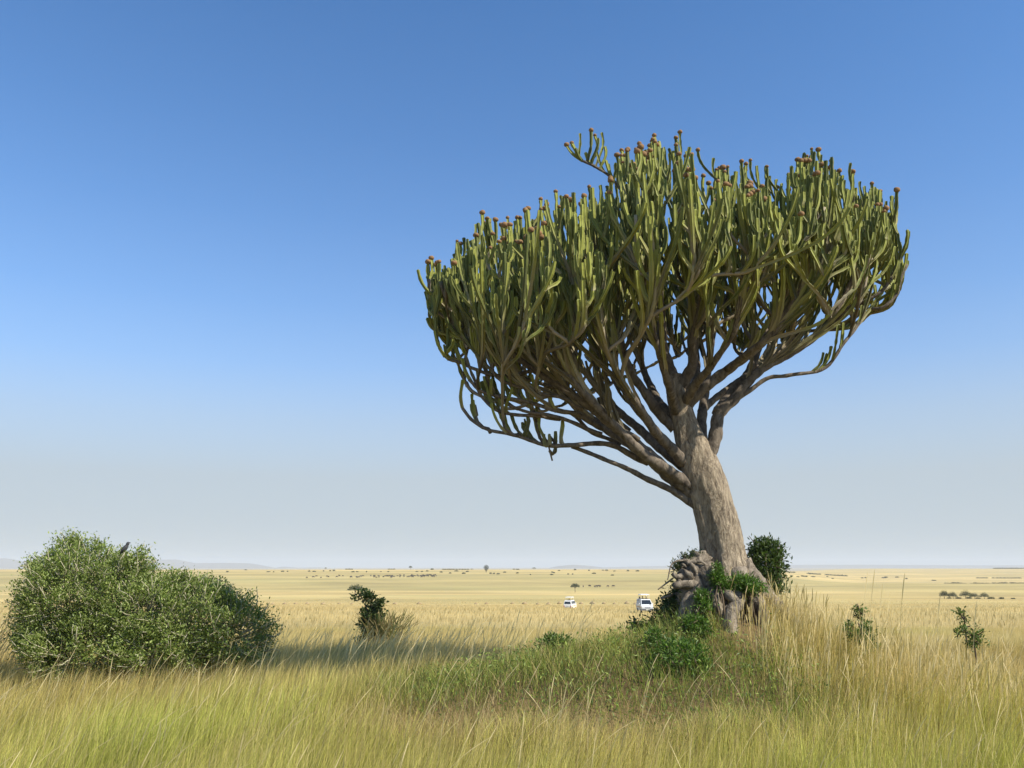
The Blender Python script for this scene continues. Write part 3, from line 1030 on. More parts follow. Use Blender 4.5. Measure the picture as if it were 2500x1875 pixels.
b6 = []
for p in SPROUT:
    for k in range(max(4, int(len(p) * .18))):
        i = int(len(p) * trng.uniform(.38, .995))
        p0 = p[min(i, len(p) - 2)]
        t0 = p[min(i + 1, len(p) - 1)] - p[max(i - 1, 0)]
        t0 = t0 / np.linalg.norm(t0)
        L = trng.uniform(.22, .62)
        d0 = t0 * .9 + np.array([0, 0, .35]) + trng.normal(0, .35, 3)
        d0 /= np.linalg.norm(d0)
        up_ = np.array([t0[0] * .25, trng.normal(0, .12), 1.0])
        u = np.linspace(0, 1, max(5, int(L / .06)))[:, None]
        t = p0 + d0 * L * .5 + up_ * L * .62
        path = (1 - u) ** 2 * p0 + 2 * (1 - u) * u * (p0 + d0 * L * .55) + u ** 2 * t
        b6.append((path, np.linspace(.026, .024, len(path)), L))

tips_all = []


def tip_dome(path, rr):
    """close the stem with a blunt rounded end"""
    d = path[-1] - path[-2]
    d /= np.linalg.norm(d)
    p = np.vstack([path, path[-1] + d * rr[-1] * 0.55, path[-1] + d * rr[-1] * 0.85])
    return p, np.concatenate([rr, [rr[-1] * 0.78, rr[-1] * 0.35]])


for path, rr, L in b1:
    V, F4, F3, C = limb_mesh(path, rr, 2.0, 1.15, float(trng.random()), 8)
    tree_part('branch', MB().add(V, F4, F3, C).mesh('branch', M['stem']))
for path, rr, L in b2 + shoots:
    hi_ = float(sstep(Q(1440, 800, TY)[2], Q(1440, 580, TY)[2], path[-1][2] + 0.35 * (TY - path[-1][1])))
    V, F4, F3, C = limb_mesh(path, rr, 2.0 - .7 * hi_, 1.35 - 1.0 * hi_, float(trng.random()), 8, rib=True)
    tips_all.append((path, rr, (V, F4, F3, C), 'mid'))
for path, rr, L in b3 + b4 + b5 + b6:
    path, rr = tip_dome(path, rr)
    old = np.clip((Q(1440, 700, TY)[2] - path[-1][2]) * 0.22, 0, 0.9)      # low inner stems are older
    V, F4, F3, C = limb_mesh(path, rr, 0.35 + L + old, old, float(trng.random()), 8, rib=True, ribs=4)
    tips_all.append((path, rr, (V, F4, F3, C), 'tip'))

# the 300 stems that show largest are parts of their own, the rest one mass
score = [(-(p[-1][1] - TY) * 0.5 + (p[-1][2] - 6) * 0.5 + trng.normal(0, .4) if k == 'tip' else -99) for p, r, m, k in tips_all]
best = set(np.argsort(score)[::-1][:290].tolist())
rest = MB()
for i, (p, r, m, k) in enumerate(tips_all):
    if i in best:
        tree_part('stem', MB().add(*m).mesh('stem', M['stem'], smooth=False))
    else:
        rest.add(*m)
so = tree_part('stems', rest.mesh('stems', M['stem'], smooth=False))
tag(so, kind='stuff')

# red-brown fruiting heads on the highest tips
V0, T0 = ICO2
vv = V0 * (0.80 + 0.42 * noise3(V0, 0.28, 8))[:, None] * np.array([1, 1, 0.8])
fh = mesh_np('flower_head', vv * 0.047, None, T0, M['flower'])
tips = np.array([p[-1] for p, r, m, k in tips_all if k == 'tip'])
front = tips[:, 2] + 0.10 * (TY - tips[:, 1])
nb = np.array([np.sum((np.hypot(tips[:, 0] - t[0], tips[:, 1] - t[1]) < 0.45) & (tips[:, 2] > t[2] + 0.15)) for t in tips])
cand = np.where((nb < 3) & (tips[:, 2] > Q(1440, 640, TY)[2]))[0]
trng.shuffle(cand)
for i in cand[:290]:
    o = link('flower_head', fh, tree, Vector(tips[i] + np.array([0, 0, 0.02])) - TREE_INV)
    o.rotation_euler = (0, 0, trng.uniform(0, 6))
    s = trng.uniform(0.7, 1.35)
    o.scale = (s, s, s * trng.uniform(0.95, 1.15))

# ------------------------------------------------------------------ shrubs
def leafy(name, label, cat, blobs, n_clumps, per, clump_r, leaf, colA, colB, base, rng, twigs=60, twig_mat='twig', aspect=0.5, shell=0.55, group=None, up=0.35, stem_pts=None, twig_len=0.5, mat='leaf'):
    """shrub: blobs are ellipsoids (centre, radii); leaf clumps fill their outer shell, twigs carry them"""
    root_o = thing(name, label, cat, base, group)
    off = np.array(base)
    cen = np.array([b[0] for b in blobs]); rad = np.array([b[1] for b in blobs])
    vol = np.prod(rad, 1) ** 0.67
    k = rng.choice(len(blobs), n_clumps * 2, p=vol / vol.sum())
    d = rng.normal(size=(n_clumps * 2, 3))
    d /= np.linalg.norm(d, axis=1)[:, None]
    rr = shell + (1 - shell) * rng.random(n_clumps * 2) ** 0.7
    rr = rr * (0.86 + 0.28 * noise3(d * 2 + k[:, None], 0.8, 4))
    c = cen[k] + d * rad[k] * rr[:, None]
    # drop clumps that sit deep inside another blob
    q = np.min([np.linalg.norm((c - cen[i]) / rad[i], axis=1) for i in range(len(blobs))], axis=0)
    c, d = c[q > 0.45][:n_clumps], d[q > 0.45][:n_clumps]
    keep = c[:, 2] > ground(c[:, 0], c[:, 1]) - 0.05
    c, d = c[keep], d[keep]
    n = len(c)
    cr = clump_r * rng.uniform(0.6, 1.3, n)
    p = np.repeat(c, per, 0) + rng.normal(size=(n * per, 3)) * np.repeat(cr, per)[:, None] * np.array([0.6, 0.6, 0.5])
    shade = np.repeat(rng.uniform(0.75, 1.25, n), per)
    V, F3, C = leaves(p, leaf, rng, up, aspect, colA, colB, outward=np.repeat(d, per, 0) * 0.7 + np.array([0, 0, 0.3]))
    C = C * np.repeat(shade, 4)[:, None]
    fo = link('foliage', mesh_np('foliage', V - off, None, F3, M[mat], C, smooth=False), root_o)
    # twigs reaching out to clumps
    mb = MB()
    pick = rng.choice(n, min(twigs, n), replace=False)
    for i in pick:
        tip = c[i] + d[i] * cr[i] * 1.25
        v = d[i] * twig_len * rng.uniform(0.5, 1.2) + np.array([0, 0, 0.25 * twig_len])
        a = tip - v
        m_ = (a + tip) / 2 + rng.normal(size=3) * 0.12 * twig_len
        pth = resample(np.array([a, m_, tip]), 0.14)
        mb.add(*tube(pth, np.linspace(0.014, 0.005, len(pth)), 4))
    if stem_pts is None:
        b0 = np.array([off[0], off[1], gz(off[0], off[1]) - 0.1])
        for i in rng.choice(n, min(26, n), replace=False):
            foot = b0 + np.array([rng.normal() * rad[:, 0].mean() * 0.3, rng.normal() * 0.12, 0])
            pth = resample(np.array([foot, (foot + c[i]) / 2 + rng.normal(size=3) * 0.1, c[i]]), 0.2)
            mb.add(*tube(pth, np.linspace(0.022, 0.007, len(pth)), 5))
    else:
        for s_ in stem_pts:
            pth = resample(np.array(s_), 0.1)
            mb.add(*tube(pth, np.linspace(0.03, 0.012, len(pth)), 6))
    V = np.concatenate(mb.V) - off
    link('branches', mesh_np('branches', V, np.concatenate(mb.F4), np.concatenate(mb.F3), M[twig_mat]), root_o)
    return root_o


def qb(px, py, d, rx, ry, rz):
    return (Q(px, py, d), (rx, ry, rz))


srng = np.random.default_rng(5)
bd = 16.9
bx = float(Q(290, 1400, bd)[0])
leafy('thorn_shrub', 'big dense green thorn shrub with pale twigs and a bird perched on top', 'shrub',
      [qb(165, 1290, bd, 1.0, 1.1, 1.08), qb(245, 1295, bd + .1, .9, 1.1, .88), qb(115, 1315, bd, .62, .9, 0.92), qb(330, 1330, bd - .1, 1.0, 1.15, .85), qb(420, 1345, bd, .95, 1.1, .85), qb(500, 1365, bd, .78, 1.0, .68),
       qb(200, 1390, bd - .2, 1.3, 1.2, .65), qb(350, 1395, bd - .2, 1.3, 1.2, .55), qb(105, 1375, bd, .5, .8, .55), qb(290, 1225, bd, .3, .35, .22), qb(155, 1195, bd, .4, .4, .25), qb(72, 1225, bd, .16, .2, .14), qb(212, 1190, bd, .14, .15, .2), qb(150, 1170, bd, .16, .16, .14), qb(300, 1200, bd, .13, .15, .15), qb(395, 1255, bd, .3, .3, .16), qb(475, 1290, bd, .22, .3, .2)],
      1600, 62, .15, .056, (0.115, 0.165, 0.028), (0.34, 0.39, 0.12), (bx, bd, gz(bx, bd)), srng, twigs=1350, twig_mat='twig', aspect=0.45, shell=0.62, twig_len=.55)

# evergreen bush behind the foot of the tree
bx = float(Q(1652, 1290, 16.9)[0])
leafy('evergreen_bush', 'dark glossy evergreen bush standing against the tree trunk on its sunlit side', 'shrub',
      [qb(1652, 1225, 16.9, .33, .33, .45), qb(1640, 1260, 16.9, .36, .34, .32), qb(1662, 1195, 16.9, .22, .22, .25), qb(1640, 1180, 16.9, .12, .12, .24), qb(1672, 1265, 16.9, .25, .25, .2), qb(1627, 1225, 16.9, .17, .2, .35), qb(1682, 1215, 16.9, .1, .12, .25)],
      330, 22, .10, .085, (0.04, 0.07, 0.02), (0.12, 0.16, 0.05), (bx, 16.9, gz(bx, 16.9)), srng, twigs=30, twig_mat='dark_twig', aspect=0.35, shell=0.35, twig_len=.3)

# shaded creeper-covered shrub on the dark flank of the mound
bx = float(Q(1440, 1340, 15.9)[0])
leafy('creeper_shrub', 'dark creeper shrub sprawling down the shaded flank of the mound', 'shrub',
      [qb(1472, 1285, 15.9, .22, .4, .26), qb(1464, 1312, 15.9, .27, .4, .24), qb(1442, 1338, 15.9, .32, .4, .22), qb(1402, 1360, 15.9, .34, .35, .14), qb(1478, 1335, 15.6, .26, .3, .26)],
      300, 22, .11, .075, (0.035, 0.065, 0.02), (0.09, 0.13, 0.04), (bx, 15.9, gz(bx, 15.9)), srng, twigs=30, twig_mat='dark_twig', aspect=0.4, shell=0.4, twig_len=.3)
bx = float(Q(1480, 1205, 15.8)[0])
leafy('sprig', 'dark leafy sprig growing on top of the gnarled burl', 'plant',
      [qb(1488, 1206, 15.75, .16, .15, .07), qb(1466, 1226, 15.7, .13, .13, .12), qb(1505, 1198, 15.8, .1, .1, .06)], 50, 16, .07, .06, (0.05, 0.07, 0.03), (0.10, 0.13, 0.055), (bx, 15.75, float(Q(1480, 1225, 15.75)[2])), srng, twigs=12, twig_mat='dark_twig', aspect=0.35, shell=0.2, twig_len=.15,
      stem_pts=[[Q(1490, 1225, 15.72), Q(1486, 1210, 15.72), Q(1478, 1200, 15.72)]])
# fresh green tufts among the roots
for (px, py, d, rx, rz, lab) in [(1550, 1248, 15.25, .10, .22, 'bright green leafy creeper on the cleft of the trunk'), (1606, 1262, 15.25, .24, .12, 'dark green feathery plant between the sunlit roots'), (1518, 1300, 15.1, .12, .22, 'yellow-green weed hanging over the shaded roots'),
                                 (1498, 1352, 14.6, .2, .16, 'leafy green weed below the shaded burl'), (1412, 1395, 14.0, .17, .32, 'upright feathery green plant at the shaded foot of the mound'), (1470, 1420, 13.4, .42, .26, 'broad green leafy weed low on the mound')]:
    w_ = Q(px, py, d)
    leafy('weed', lab, 'plant', [(w_, (rx, rx, rz)), (w_ + np.array([rx * .4, -.05, -rz * .5]), (rx * 1.1, rx, rz * .7))], int(60 + 300 * rx), 20, .07, .065, (0.06, 0.12, 0.02), (0.16, 0.26, 0.045), (float(w_[0]), d, gz(w_[0], d)), srng, twigs=14, twig_mat='dark_twig', aspect=0.33, shell=0.2, twig_len=.2)

# young tree-shrub in the middle distance
d_ = 26.5
bx = float(Q(805, 1350, d_)[0])
g_ = gz(bx, d_)
leafy('young_shrub', 'thin dark green shrub with a crooked stem rising from the golden grass', 'shrub',
      [qb(786, 1288, d_, .32, .25, .16), qb(776, 1278, d_, .12, .15, .12), qb(818, 1306, d_, .17, .2, .2), qb(803, 1330, d_, .34, .3, .28), qb(806, 1355, d_, .32, .3, .3), qb(806, 1378, d_, .34, .3, .25), qb(790, 1388, d_, .25, .25, .18), qb(786, 1350, d_, .14, .15, .15), qb(800, 1300, d_, .16, .15, .12)],
      160, 15, .10, .115, (0.035, 0.06, 0.018), (0.085, 0.115, 0.035), (bx, d_, g_), srng, twigs=18, twig_mat='dark_twig', aspect=0.55, shell=0.2, twig_len=.35,
      stem_pts=[[(bx, d_, g_ - .1), Q(800, 1350, d_), Q(794, 1320, d_), Q(780, 1290, d_)], [(bx, d_, g_ - .1), Q(812, 1345, d_), Q(818, 1310, d_)], [Q(797, 1335, d_), Q(790, 1305, d_), Q(796, 1282, d_)]])
for (px, py, d, rx, rz, n, lab) in [(1200, 1372, 15.6, .30, .16, 70, 'low dark green bush on the grassy crest of the mound'), (1855, 1322, 15.5, .06, .2, 14, 'slender upright green sapling among the tall straw'), (2080, 1330, 17.0, .10, .12, 12, 'small round-headed green sapling in the open grass'),
                                    (1858, 1362, 14.2, .3, .16, 50, 'leafy green bush under the slender sapling'), (2100, 1365, 16.2, .22, .1, 24, 'brownish low weed beside the round-headed sapling'), (910, 1362, 24.0, .35, .22, 50, 'low dark tuft beside the crooked shrub')]:
    w_ = Q(px, py, d)
    g_ = gz(w_[0], d)
    if 'sapling' not in lab:
        w_[2] = min(w_[2], g_ + rz * 0.9 + 0.15)
    leafy('weed', lab, 'plant', [(w_, (rx, rx, rz))] + ([(w_ - np.array([-.05, 0, rz * 1.5]), (rx * .8, rx * .8, rz * .8)), (w_ - np.array([.08, 0, rz * 2.6]), (rx * .7, rx * .7, rz * .6))] if 'sapling' in lab else []), n, 20, .07, .06, (0.07, 0.11, 0.022), (0.17, 0.24, 0.055), (float(w_[0]), d, g_), srng, twigs=8, twig_mat='dark_twig', aspect=0.4, shell=0.2, twig_len=.2,
          stem_pts=[[(w_[0], d, g_ - .05), w_ + np.array([.02, 0, -rz * .4]), w_ + np.array([-.02, 0, rz * .7])]])

# grey rock beside the thorn shrub
V0, T0 = ICO3
w_ = Q(14, 1428, 16.6)
v = V0 * np.array([.30, .3, .22]) * (0.75 + 0.5 * noise3(V0, 0.7, 12))[:, None]
g_ = gz(w_[0], 16.6)
M['rock'] = mat_bark('grey_rock', (0.20, 0.18, 0.15), (0.42, 0.39, 0.34), scale=3, stretch=1, bump=0.5, dist=0.03)
o = link('rock', mesh_np('rock', v, None, T0, M['rock']), None, (float(w_[0]), 16.6, g_ + .12))
tag(o, 'grey rock half hidden in grass beside the big thorn shrub', 'rock')

# ------------------------------------------------------------------ grass
grng = np.random.default_rng(11)


def blades(x, y, z, h, lean, lang, w, face, c0, c1, segs=3, curl=None):
    """grass blades as arrays: base, height, lean amount and direction, width, facing, colours at foot and tip"""
    n = len(x)
    ts = {3: np.array([0, .42, .78, 1.0]), 2: np.array([0, .55, 1.0])}[segs]
    ws = {3: np.array([1.0, .85, .5]), 2: np.array([1.0, .7])}[segs]
    lx, ly = np.cos(lang) * lean, np.sin(lang) * lean
    fx, fy = np.cos(face), np.sin(face)
    V, C = [], []
    for k, t in enumerate(ts):
        bend = t ** 1.7
        cx, cy = x + lx * h * bend, y + ly * h * bend
        cz = z + h * t * np.sqrt(np.clip(1 - (lean * t * 0.75) ** 2, 0.08, 1)) - (lean ** 2) * h * 0.12 * t * t
        col = c0 + (c1 - c0) * t
        if k < len(ws):
            hw = w * ws[k] * 0.5
            V += [np.stack([cx - fx * hw, cy - fy * hw, cz], -1), np.stack([cx + fx * hw, cy + fy * hw, cz], -1)]
            C += [col, col]
        else:
            V.append(np.stack([cx, cy, cz], -1))
            C.append(col)
    m = len(V)
    V = np.stack(V, 1).reshape(-1, 3)
    C = np.stack(C, 1).reshape(-1, 3)
    i = np.arange(n)[:, None] * m
    F4 = np.concatenate([i + np.array([2 * k, 2 * k + 1, 2 * k + 3, 2 * k + 2]) for k in range(segs - 1)])
    F3 = i + np.array([2 * segs - 2, 2 * segs - 1, 2 * segs])
    return V, F4, F3, C


STRAW, PALE, GOLD = np.array([.70, .55, .26]), np.array([.77, .64, .36]), np.array([.68, .52, .18])
YGREEN, GREEN, DEEP, BROWN = np.array([.55, .56, .13]), np.array([.31, .38, .08]), np.array([.085, .135, .035]), np.array([.40, .30, .15])


def fan(n, y0, y1, half=0.66, pad=1.0, pw=2.0):
    """points in the wedge that the camera sees, even over the ground"""
    y = grng.uniform(y0 ** pw, y1 ** pw, n) ** (1 / pw)
    return grng.uniform(-1, 1, n) * (half * y + pad), y


def clear_of(x, y, keep_trunk=True):
    return (np.hypot((x - TX + .15) / .75, (y - TY + .1) / .7) > 1) & (np.hypot((x - TX + .05) / .42, (y - 14.75) / .75) > 1)


def lerp(a, b, t):
    return a * (1 - t[:, None]) + b * t[:, None]


# --- near meadow
N = 188000
x, y = fan(N, 5.4, 24.0, pw=1.25)
k = clear_of(x, y)
x, y = x[k], y[k]
md = mound(x, y)
front = sstep(0.18, 0.55, md)                                 # the grown-over mound
leftside = 1 - sstep(TX - .9, TX + .9, x + 0.25 * (y - 14))   # its green flank; beyond it tall straw stands
n1, n2, n3 = fbm(x, y, 1.6, 101), fbm(x, y, 4.5, 111), noise2(x, y, 0.5, 121)
h = 0.78 + 0.35 * (n2 - .5) + 0.34 * (n3 - .5) + grng.normal(0, .10, len(x))
h = h * (1 - 0.48 * front * leftside)
tramp = np.exp(-(((x + 1.0) / 1.5) ** 2 + ((y - 12.6) / .8) ** 2)) + .7 * np.exp(-(((x - 1.2) / 1.2) ** 2 + ((y - 11.9) / .6) ** 2))
tramp = np.clip(tramp, 0, 1)
h = h * (1 - 0.45 * tramp)
h = np.clip(h, .16, 1.4)
lean = np.abs(grng.normal(.30, .17, len(x))) + .5 * tramp * grng.random(len(x)) + .25 * front * leftside * grng.random(len(x))
lang = (fbm(x, y, 1.1, 181) - .5) * 3.0 + grng.normal(0.15, 0.7 + 1.5 * np.maximum(tramp, front * leftside))
w = grng.uniform(.7, 1.3, len(x)) * 0.00058 * y
green = np.clip(0.98 - 0.07 * (y - 7) + (n1 - .5) * 1.1 + (n2 - .5) * 0.9 + 0.22 * sstep(0, 4, x) * (1 - sstep(9.5, 12.5, y)), 0, 1)
t_green = (grng.random(len(x)) < 0.25 + 0.6 * green)
foot = lerp(np.tile(YGREEN * .9, (len(x), 1)), np.tile(GREEN, (len(x), 1)), np.clip(green * 0.9, 0, 1))
tipc = np.where(t_green[:, None], lerp(np.tile(GOLD, (len(x), 1)), np.tile(YGREEN * 1.15, (len(x), 1)), green), np.tile(STRAW, (len(x), 1)))
fl = (front * leftside)[:, None]
r_ = grng.random(len(x))[:, None]
mcol = np.where(r_ < .60, GREEN, np.where(r_ < .80, DEEP, np.where(r_ < .92, BROWN, STRAW)))
pick = (grng.random(len(x)) < (front * leftside) * (0.72 + .6 * n1))[:, None]
foot = np.where(pick, mcol * .85, foot)
tipc = np.where(pick, mcol * 1.1, tipc)
pickb = (grng.random(len(x)) < tramp * .8)[:, None]
foot = np.where(pickb, BROWN, foot)
tipc = np.where(pickb, BROWN * 1.25, tipc)
rs = front * (1 - leftside)
picks = (grng.random(len(x)) < rs * .55)[:, None]
foot = np.where(picks, YGREEN * .7, foot)
tipc = np.where(picks, STRAW, tipc)
far_t = sstep(11, 17, y)[:, None] * (1 - .8 * front * leftside)[:, None]
foot = foot * (1 - far_t) + (foot * .35 + GOLD * .65) * far_t
tipc = tipc * (1 - far_t) + (tipc * .25 + STRAW * .75) * far_t
v_ = (grng.uniform(.62, 1.3, len(x)) * (1 - .35 * (grng.random(len(x)) < .12)))[:, None]
V, F4, F3, C = blades(x, y, ground(x, y) - .02, h, lean, lang, w, grng.uniform(0, math.pi, len(x)), foot * v_, tipc * v_, 3)
o = link('grass', mesh_np('grass', V, F4, F3, M['grass'], C))
tag(o, 'tall yellow-green meadow grass around the mound', 'grass', kind='stuff')

# --- straw plain
N = 140000
x, y = fan(N, 23.0, 75.0, .66, 2)
n1, n2 = fbm(x, y, 7, 131), fbm(x, y, 2.5, 141)
h = .72 + .3 * (n1 - .5) + grng.normal(0, .1, len(x))
lean = np.abs(grng.normal(.25, .15, len(x)))
g = np.clip((n1 - .5) * 1.6 + .15, 0, 1)
foot = lerp(np.tile(GOLD * .8, (len(x), 1)), np.tile(YGREEN, (len(x), 1)), g)
tipc = lerp(np.tile(PALE, (len(x), 1)), np.tile(GOLD, (len(x), 1)), np.clip(n2 * .9, 0, 1))
v_ = grng.uniform(.85, 1.15, len(x))[:, None]
V, F4, F3, C = blades(x, y, ground(x, y) - .03, h, lean, grng.normal(.15, .9, len(x)), grng.uniform(.008, .016, len(x)) * (.6 + y / 60), grng.uniform(-.6, .6, len(x)), foot * v_, tipc * v_, 2)
o = link('grass', mesh_np('grass', V, F4, F3, M['grass'], C))
tag(o, 'pale golden straw grass beyond the shrubs', 'grass', kind='stuff')

N = 75000
x, y = fan(N, 74.0, 380.0, .66, 4, 1.7)
n1 = fbm(x, y, 25, 151)
h = (.62 + .35 * (n1 - .5) + grng.normal(0, .08, len(x))) * (1 - .75 * sstep(140, 360, y))
tipc = lerp(np.tile(PALE, (len(x), 1)), np.tile(STRAW, (len(x), 1)), n1)
v_ = grng.uniform(.9, 1.1, len(x))[:, None]
V, F4, F3, C = blades(x, y, ground(x, y) - .05, h, np.abs(grng.normal(.25, .12, len(x))), grng.normal(.1, .9, len(x)), grng.uniform(.05, .12, len(x)) * (.5 + y / 160), grng.uniform(-.5, .5, len(x)), tipc * .9 * v_, tipc * v_, 2)
o = link('grass', mesh_np('grass', V, F4, F3, M['grass'], C))
tag(o, 'distant straw-coloured grass on the open plain around the vans', 'grass', kind='stuff')


# --- seed stalks: thin straws with a drooping spike
def stalks(x, y, h, lean, lang, c, wid, head=.22):
    n = len(x)
    z = ground(x, y)
    ts = np.array([0, .3, .5, .66, .78, .86, .94, 1.0])
    ws = np.array([.8, .75, .7, .65, .7, 1.6, 1.4, .3])
    V = []
    face = grng.normal(0, .5, n)
    for t, w_ in zip(ts, ws):
        b = t ** 2.0
        cx, cy = x + np.cos(lang) * lean * h * b, y + np.sin(lang) * lean * h * b
        cz = z + h * t - lean ** 2 * h * .35 * t ** 3
        V += [np.stack([cx - np.cos(face) * w_ * wid / 2, cy - np.sin(face) * w_ * wid / 2, cz], -1), np.stack([cx + np.cos(face) * w_ * wid / 2, cy + np.sin(face) * w_ * wid / 2, cz], -1)]
    V = np.stack(V, 1).reshape(-1, 3)
    i = np.arange(n)[:, None] * 16
    F4 = np.concatenate([i + np.array([2 * k, 2 * k + 1, 2 * k + 3, 2 * k + 2]) for k in range(7)])
    return V, F4, np.repeat(c, 16, 0)


xs, ys, hs, ls, la, cs, wd = [], [], [], [], [], [], []


def put(x, y, h, lean, lang, c, w):
    n = len(x)
    xs.append(x); ys.append(y); hs.append(np.broadcast_to(h, n)); ls.append(np.broadcast_to(lean, n)); la.append(np.broadcast_to(lang, n)); cs.append(np.broadcast_to(c, (n, 3))); wd.append(np.broadcast_to(w, n))


x, y = fan(1700, 6.0, 24.0)
k = (mound(x, y) < .5)
x, y = x[k], y[k]
put(x, y, grng.uniform(.95, 1.35, len(x)), np.abs(grng.normal(.38, .2, len(x))), grng.normal(.1, .7, len(x)), PALE * grng.uniform(.85, 1.1, len(x))[:, None], .0048 * (.6 + y / 20))
# tall upright straws in front of and beside the foot of the tree
n = 900
x = grng.uniform(TX - .3, TX + 4.2, n); y = grng.uniform(12.2, 15.4, n)
put(x, y, grng.uniform(.6, 1.15, n) * np.where(x < TX + .5, .8, 1), np.abs(grng.normal(.16, .12, n)), grng.normal(.2, 1.2, n), lerp(np.tile(PALE, (n, 1)), np.tile(GOLD * .85, (n, 1)), grng.random(n) ** 1.2), .0085)
# the belt of seed heads in front of the shaded grass
n = 260
x = grng.uniform(-6.0, 1.5, n); y = grng.uniform(16.5, 20.5, n)
put(x, y, grng.uniform(1.0, 1.4, n), np.abs(grng.normal(.28, .14, n)), grng.normal(.1, .5, n), PALE * grng.uniform(.9, 1.1, n)[:, None], .0085)
# a few very tall ones that cross the skyline beyond the tree
for (px, py, d) in [(1858, 1238, 13.0), (1873, 1232, 13.1), (1893, 1262, 13.0), (1911, 1280, 13.2), (1938, 1240, 13.4), (1795, 1275, 14.2), (1760, 1285, 14.5), (2018, 1285, 14.8), (2096, 1300, 14.0), (1240, 1340, 14.5), (1180, 1350, 14.3)]:
    w_ = Q(px, py, d)
    hh_ = w_[2] - gz(w_[0], d)
    put(np.array([w_[0] - .1]), np.array([d]), hh_, .12, 0.1, PALE, .011)
n = 240
x = float(Q(835, 1370, 26.3)[0]) + grng.normal(0, .22, n); y = 26.2 + grng.normal(0, .2, n)
put(x, y, grng.uniform(.9, 1.5, n), np.abs(grng.normal(.3, .2, n)), np.where(grng.random(n) < .5, 0., math.pi) + grng.normal(0, .5, n), lerp(np.tile(DEEP, (n, 1)), np.tile(BROWN, (n, 1)), grng.random(n)), .016)
# dry tall clump at the edge beside the rock
n = 260
x = grng.uniform(-11.6, -10.1, n) ; y = grng.uniform(16.2, 18.6, n)
put(x, y, grng.uniform(1.0, 1.9, n), np.abs(grng.normal(.4, .15, n)), grng.normal(.2, .6, n), lerp(np.tile(STRAW, (n, 1)), np.tile(BROWN * 1.3, (n, 1)), grng.random(n)), .012)
V, F4, C = stalks(np.concatenate(xs), np.concatenate(ys), np.concatenate(hs), np.concatenate(ls), np.concatenate(la), np.concatenate(cs), np.concatenate(wd))
o = link('grass_stalks', mesh_np('grass_stalks', V, F4, None, M['grass'], C))
tag(o, 'tall pale straw stalks with seed heads standing above the meadow', 'grass', kind='stuff')

# fine leafy ground cover on the green flank of the mound
n = 6000
x = grng.uniform(-1.6, TX + .6, n); y = grng.uniform(11.4, 15.6, n)
k = (grng.random(n) < sstep(.25, .7, mound(x, y)) * (.3 + 1.0 * (fbm(x, y, .9, 171) > .48))) & clear_of(x, y)
x, y = x[k], y[k]
c = np.stack([x, y, ground(x, y) + grng.uniform(.05, .42, len(x))], -1)
V, F3, C = leaves(c, .07, grng, .3, .26, tuple(DEEP), tuple(GREEN * 1.15), outward=np.array([[0, 0, .5]]))
o = link('ground_cover', mesh_np('ground_cover', V, None, F3, M['leaf'], C, smooth=False))
tag(o, 'dense green leafy ground cover on the flank of the mound', 'ground cover', kind='stuff')

# ------------------------------------------------------------------ far trees and shrubs on the plain
frng = np.random.default_rng(31)


def far_crown(rx, ry, rz, n, leaf, flat=False, colA=(.06, .075, .03), colB=(.12, .13, .055)):
    d = frng.normal(size=(n, 3))
    d /= np.linalg.norm(d, axis=1)[:, None]
    r = frng.random(n) ** .4
    p = d * r[:, None] * np.array([rx, ry, rz])
    if flat:
        p[:, 2] = np.abs(p[:, 2]) * (0.55 + .45 * frng.random(n)) - 0.25 * rz * (np.hypot(p[:, 0] / rx, p[:, 1] / ry)) ** 2
        p[:, 2] *= 1.0
    p = p * (0.78 + .44 * noise3(p, max(rx, rz) * .35, 6))[:, None]
    V, F3, C = leaves(p, leaf, frng, .5, .8, colA, colB)
    return V, F3, C


def acacia(px, base_row, top_row, width, d, label, lean=0.0, name='acacia_tree', crown_frac=.42, group=None):
    """flat-topped thorn tree: forked trunk, umbrella crown"""
    g = row_z(base_row, d)
    x = col_x(px, d, g)
    g = gz(x, d)
    H = row_z(top_row, d) - g
    W = width / F * d
    t = thing(name, label, 'tree', (x, d, g), group)
    mb = MB()
    fork = H * .42
    mb.add(*tube(resample(np.array([(0, 0, -.3), (lean * .3, 0, fork * .5), (lean * .6, 0, fork)]), .3), np.linspace(H * .035, H * .028, len(resample(np.array([(0, 0, -.3), (lean * .3, 0, fork * .5), (lean * .6, 0, fork)]), .3))), 7))
    for k in range(6):
        a = k / 6 * 6.28 + frng.random()
        e = np.array([math.cos(a) * W * .33 + lean, math.sin(a) * W * .33, H * (1 - crown_frac * .6)])
        pth = resample(np.array([(lean * .6, 0, fork * .95), ((lean * .6 + e[0]) / 2, e[1] * .4, (fork + e[2]) / 2 + .2), e]), .4)
        mb.add(*tube(pth, np.linspace(H * .022, H * .008, len(pth)), 5))
    link('trunk', mb.mesh('trunk', M['far_wood'], col=False), t)
    V, F3, C = far_crown(W / 2, W / 2, H * crown_frac, 1500, H * .055, True)
    V = V + np.array([lean, 0, H * (1 - crown_frac)])
    link('crown', mesh_np('crown', V, None, F3, M['far_leaf'], C, smooth=False), t)
    return t


acacia(866, 1457, 1424, 42, 410, 'flat-topped acacia tree behind the crooked young shrub', lean=.3)
acacia(1404, 1445.5, 1422.5, 23, 575, 'lone flat-topped acacia tree on the plain beyond the vans', crown_frac=.38)
acacia(1002, 1391, 1381, 9, 1350, 'tiny flat-topped tree on the skyline above the far herd')
acacia(1304, 1391, 1384.5, 10, 1300, 'tiny spreading tree on the skyline near the rounded blue hill')
acacia(1152, 1393, 1388, 9, 1200, 'low flat-topped tree just beside the far balloon-shaped tree')
acacia(795, 1391, 1385, 6, 1380, 'speck of a tree on the skyline past the end of the blue hills')

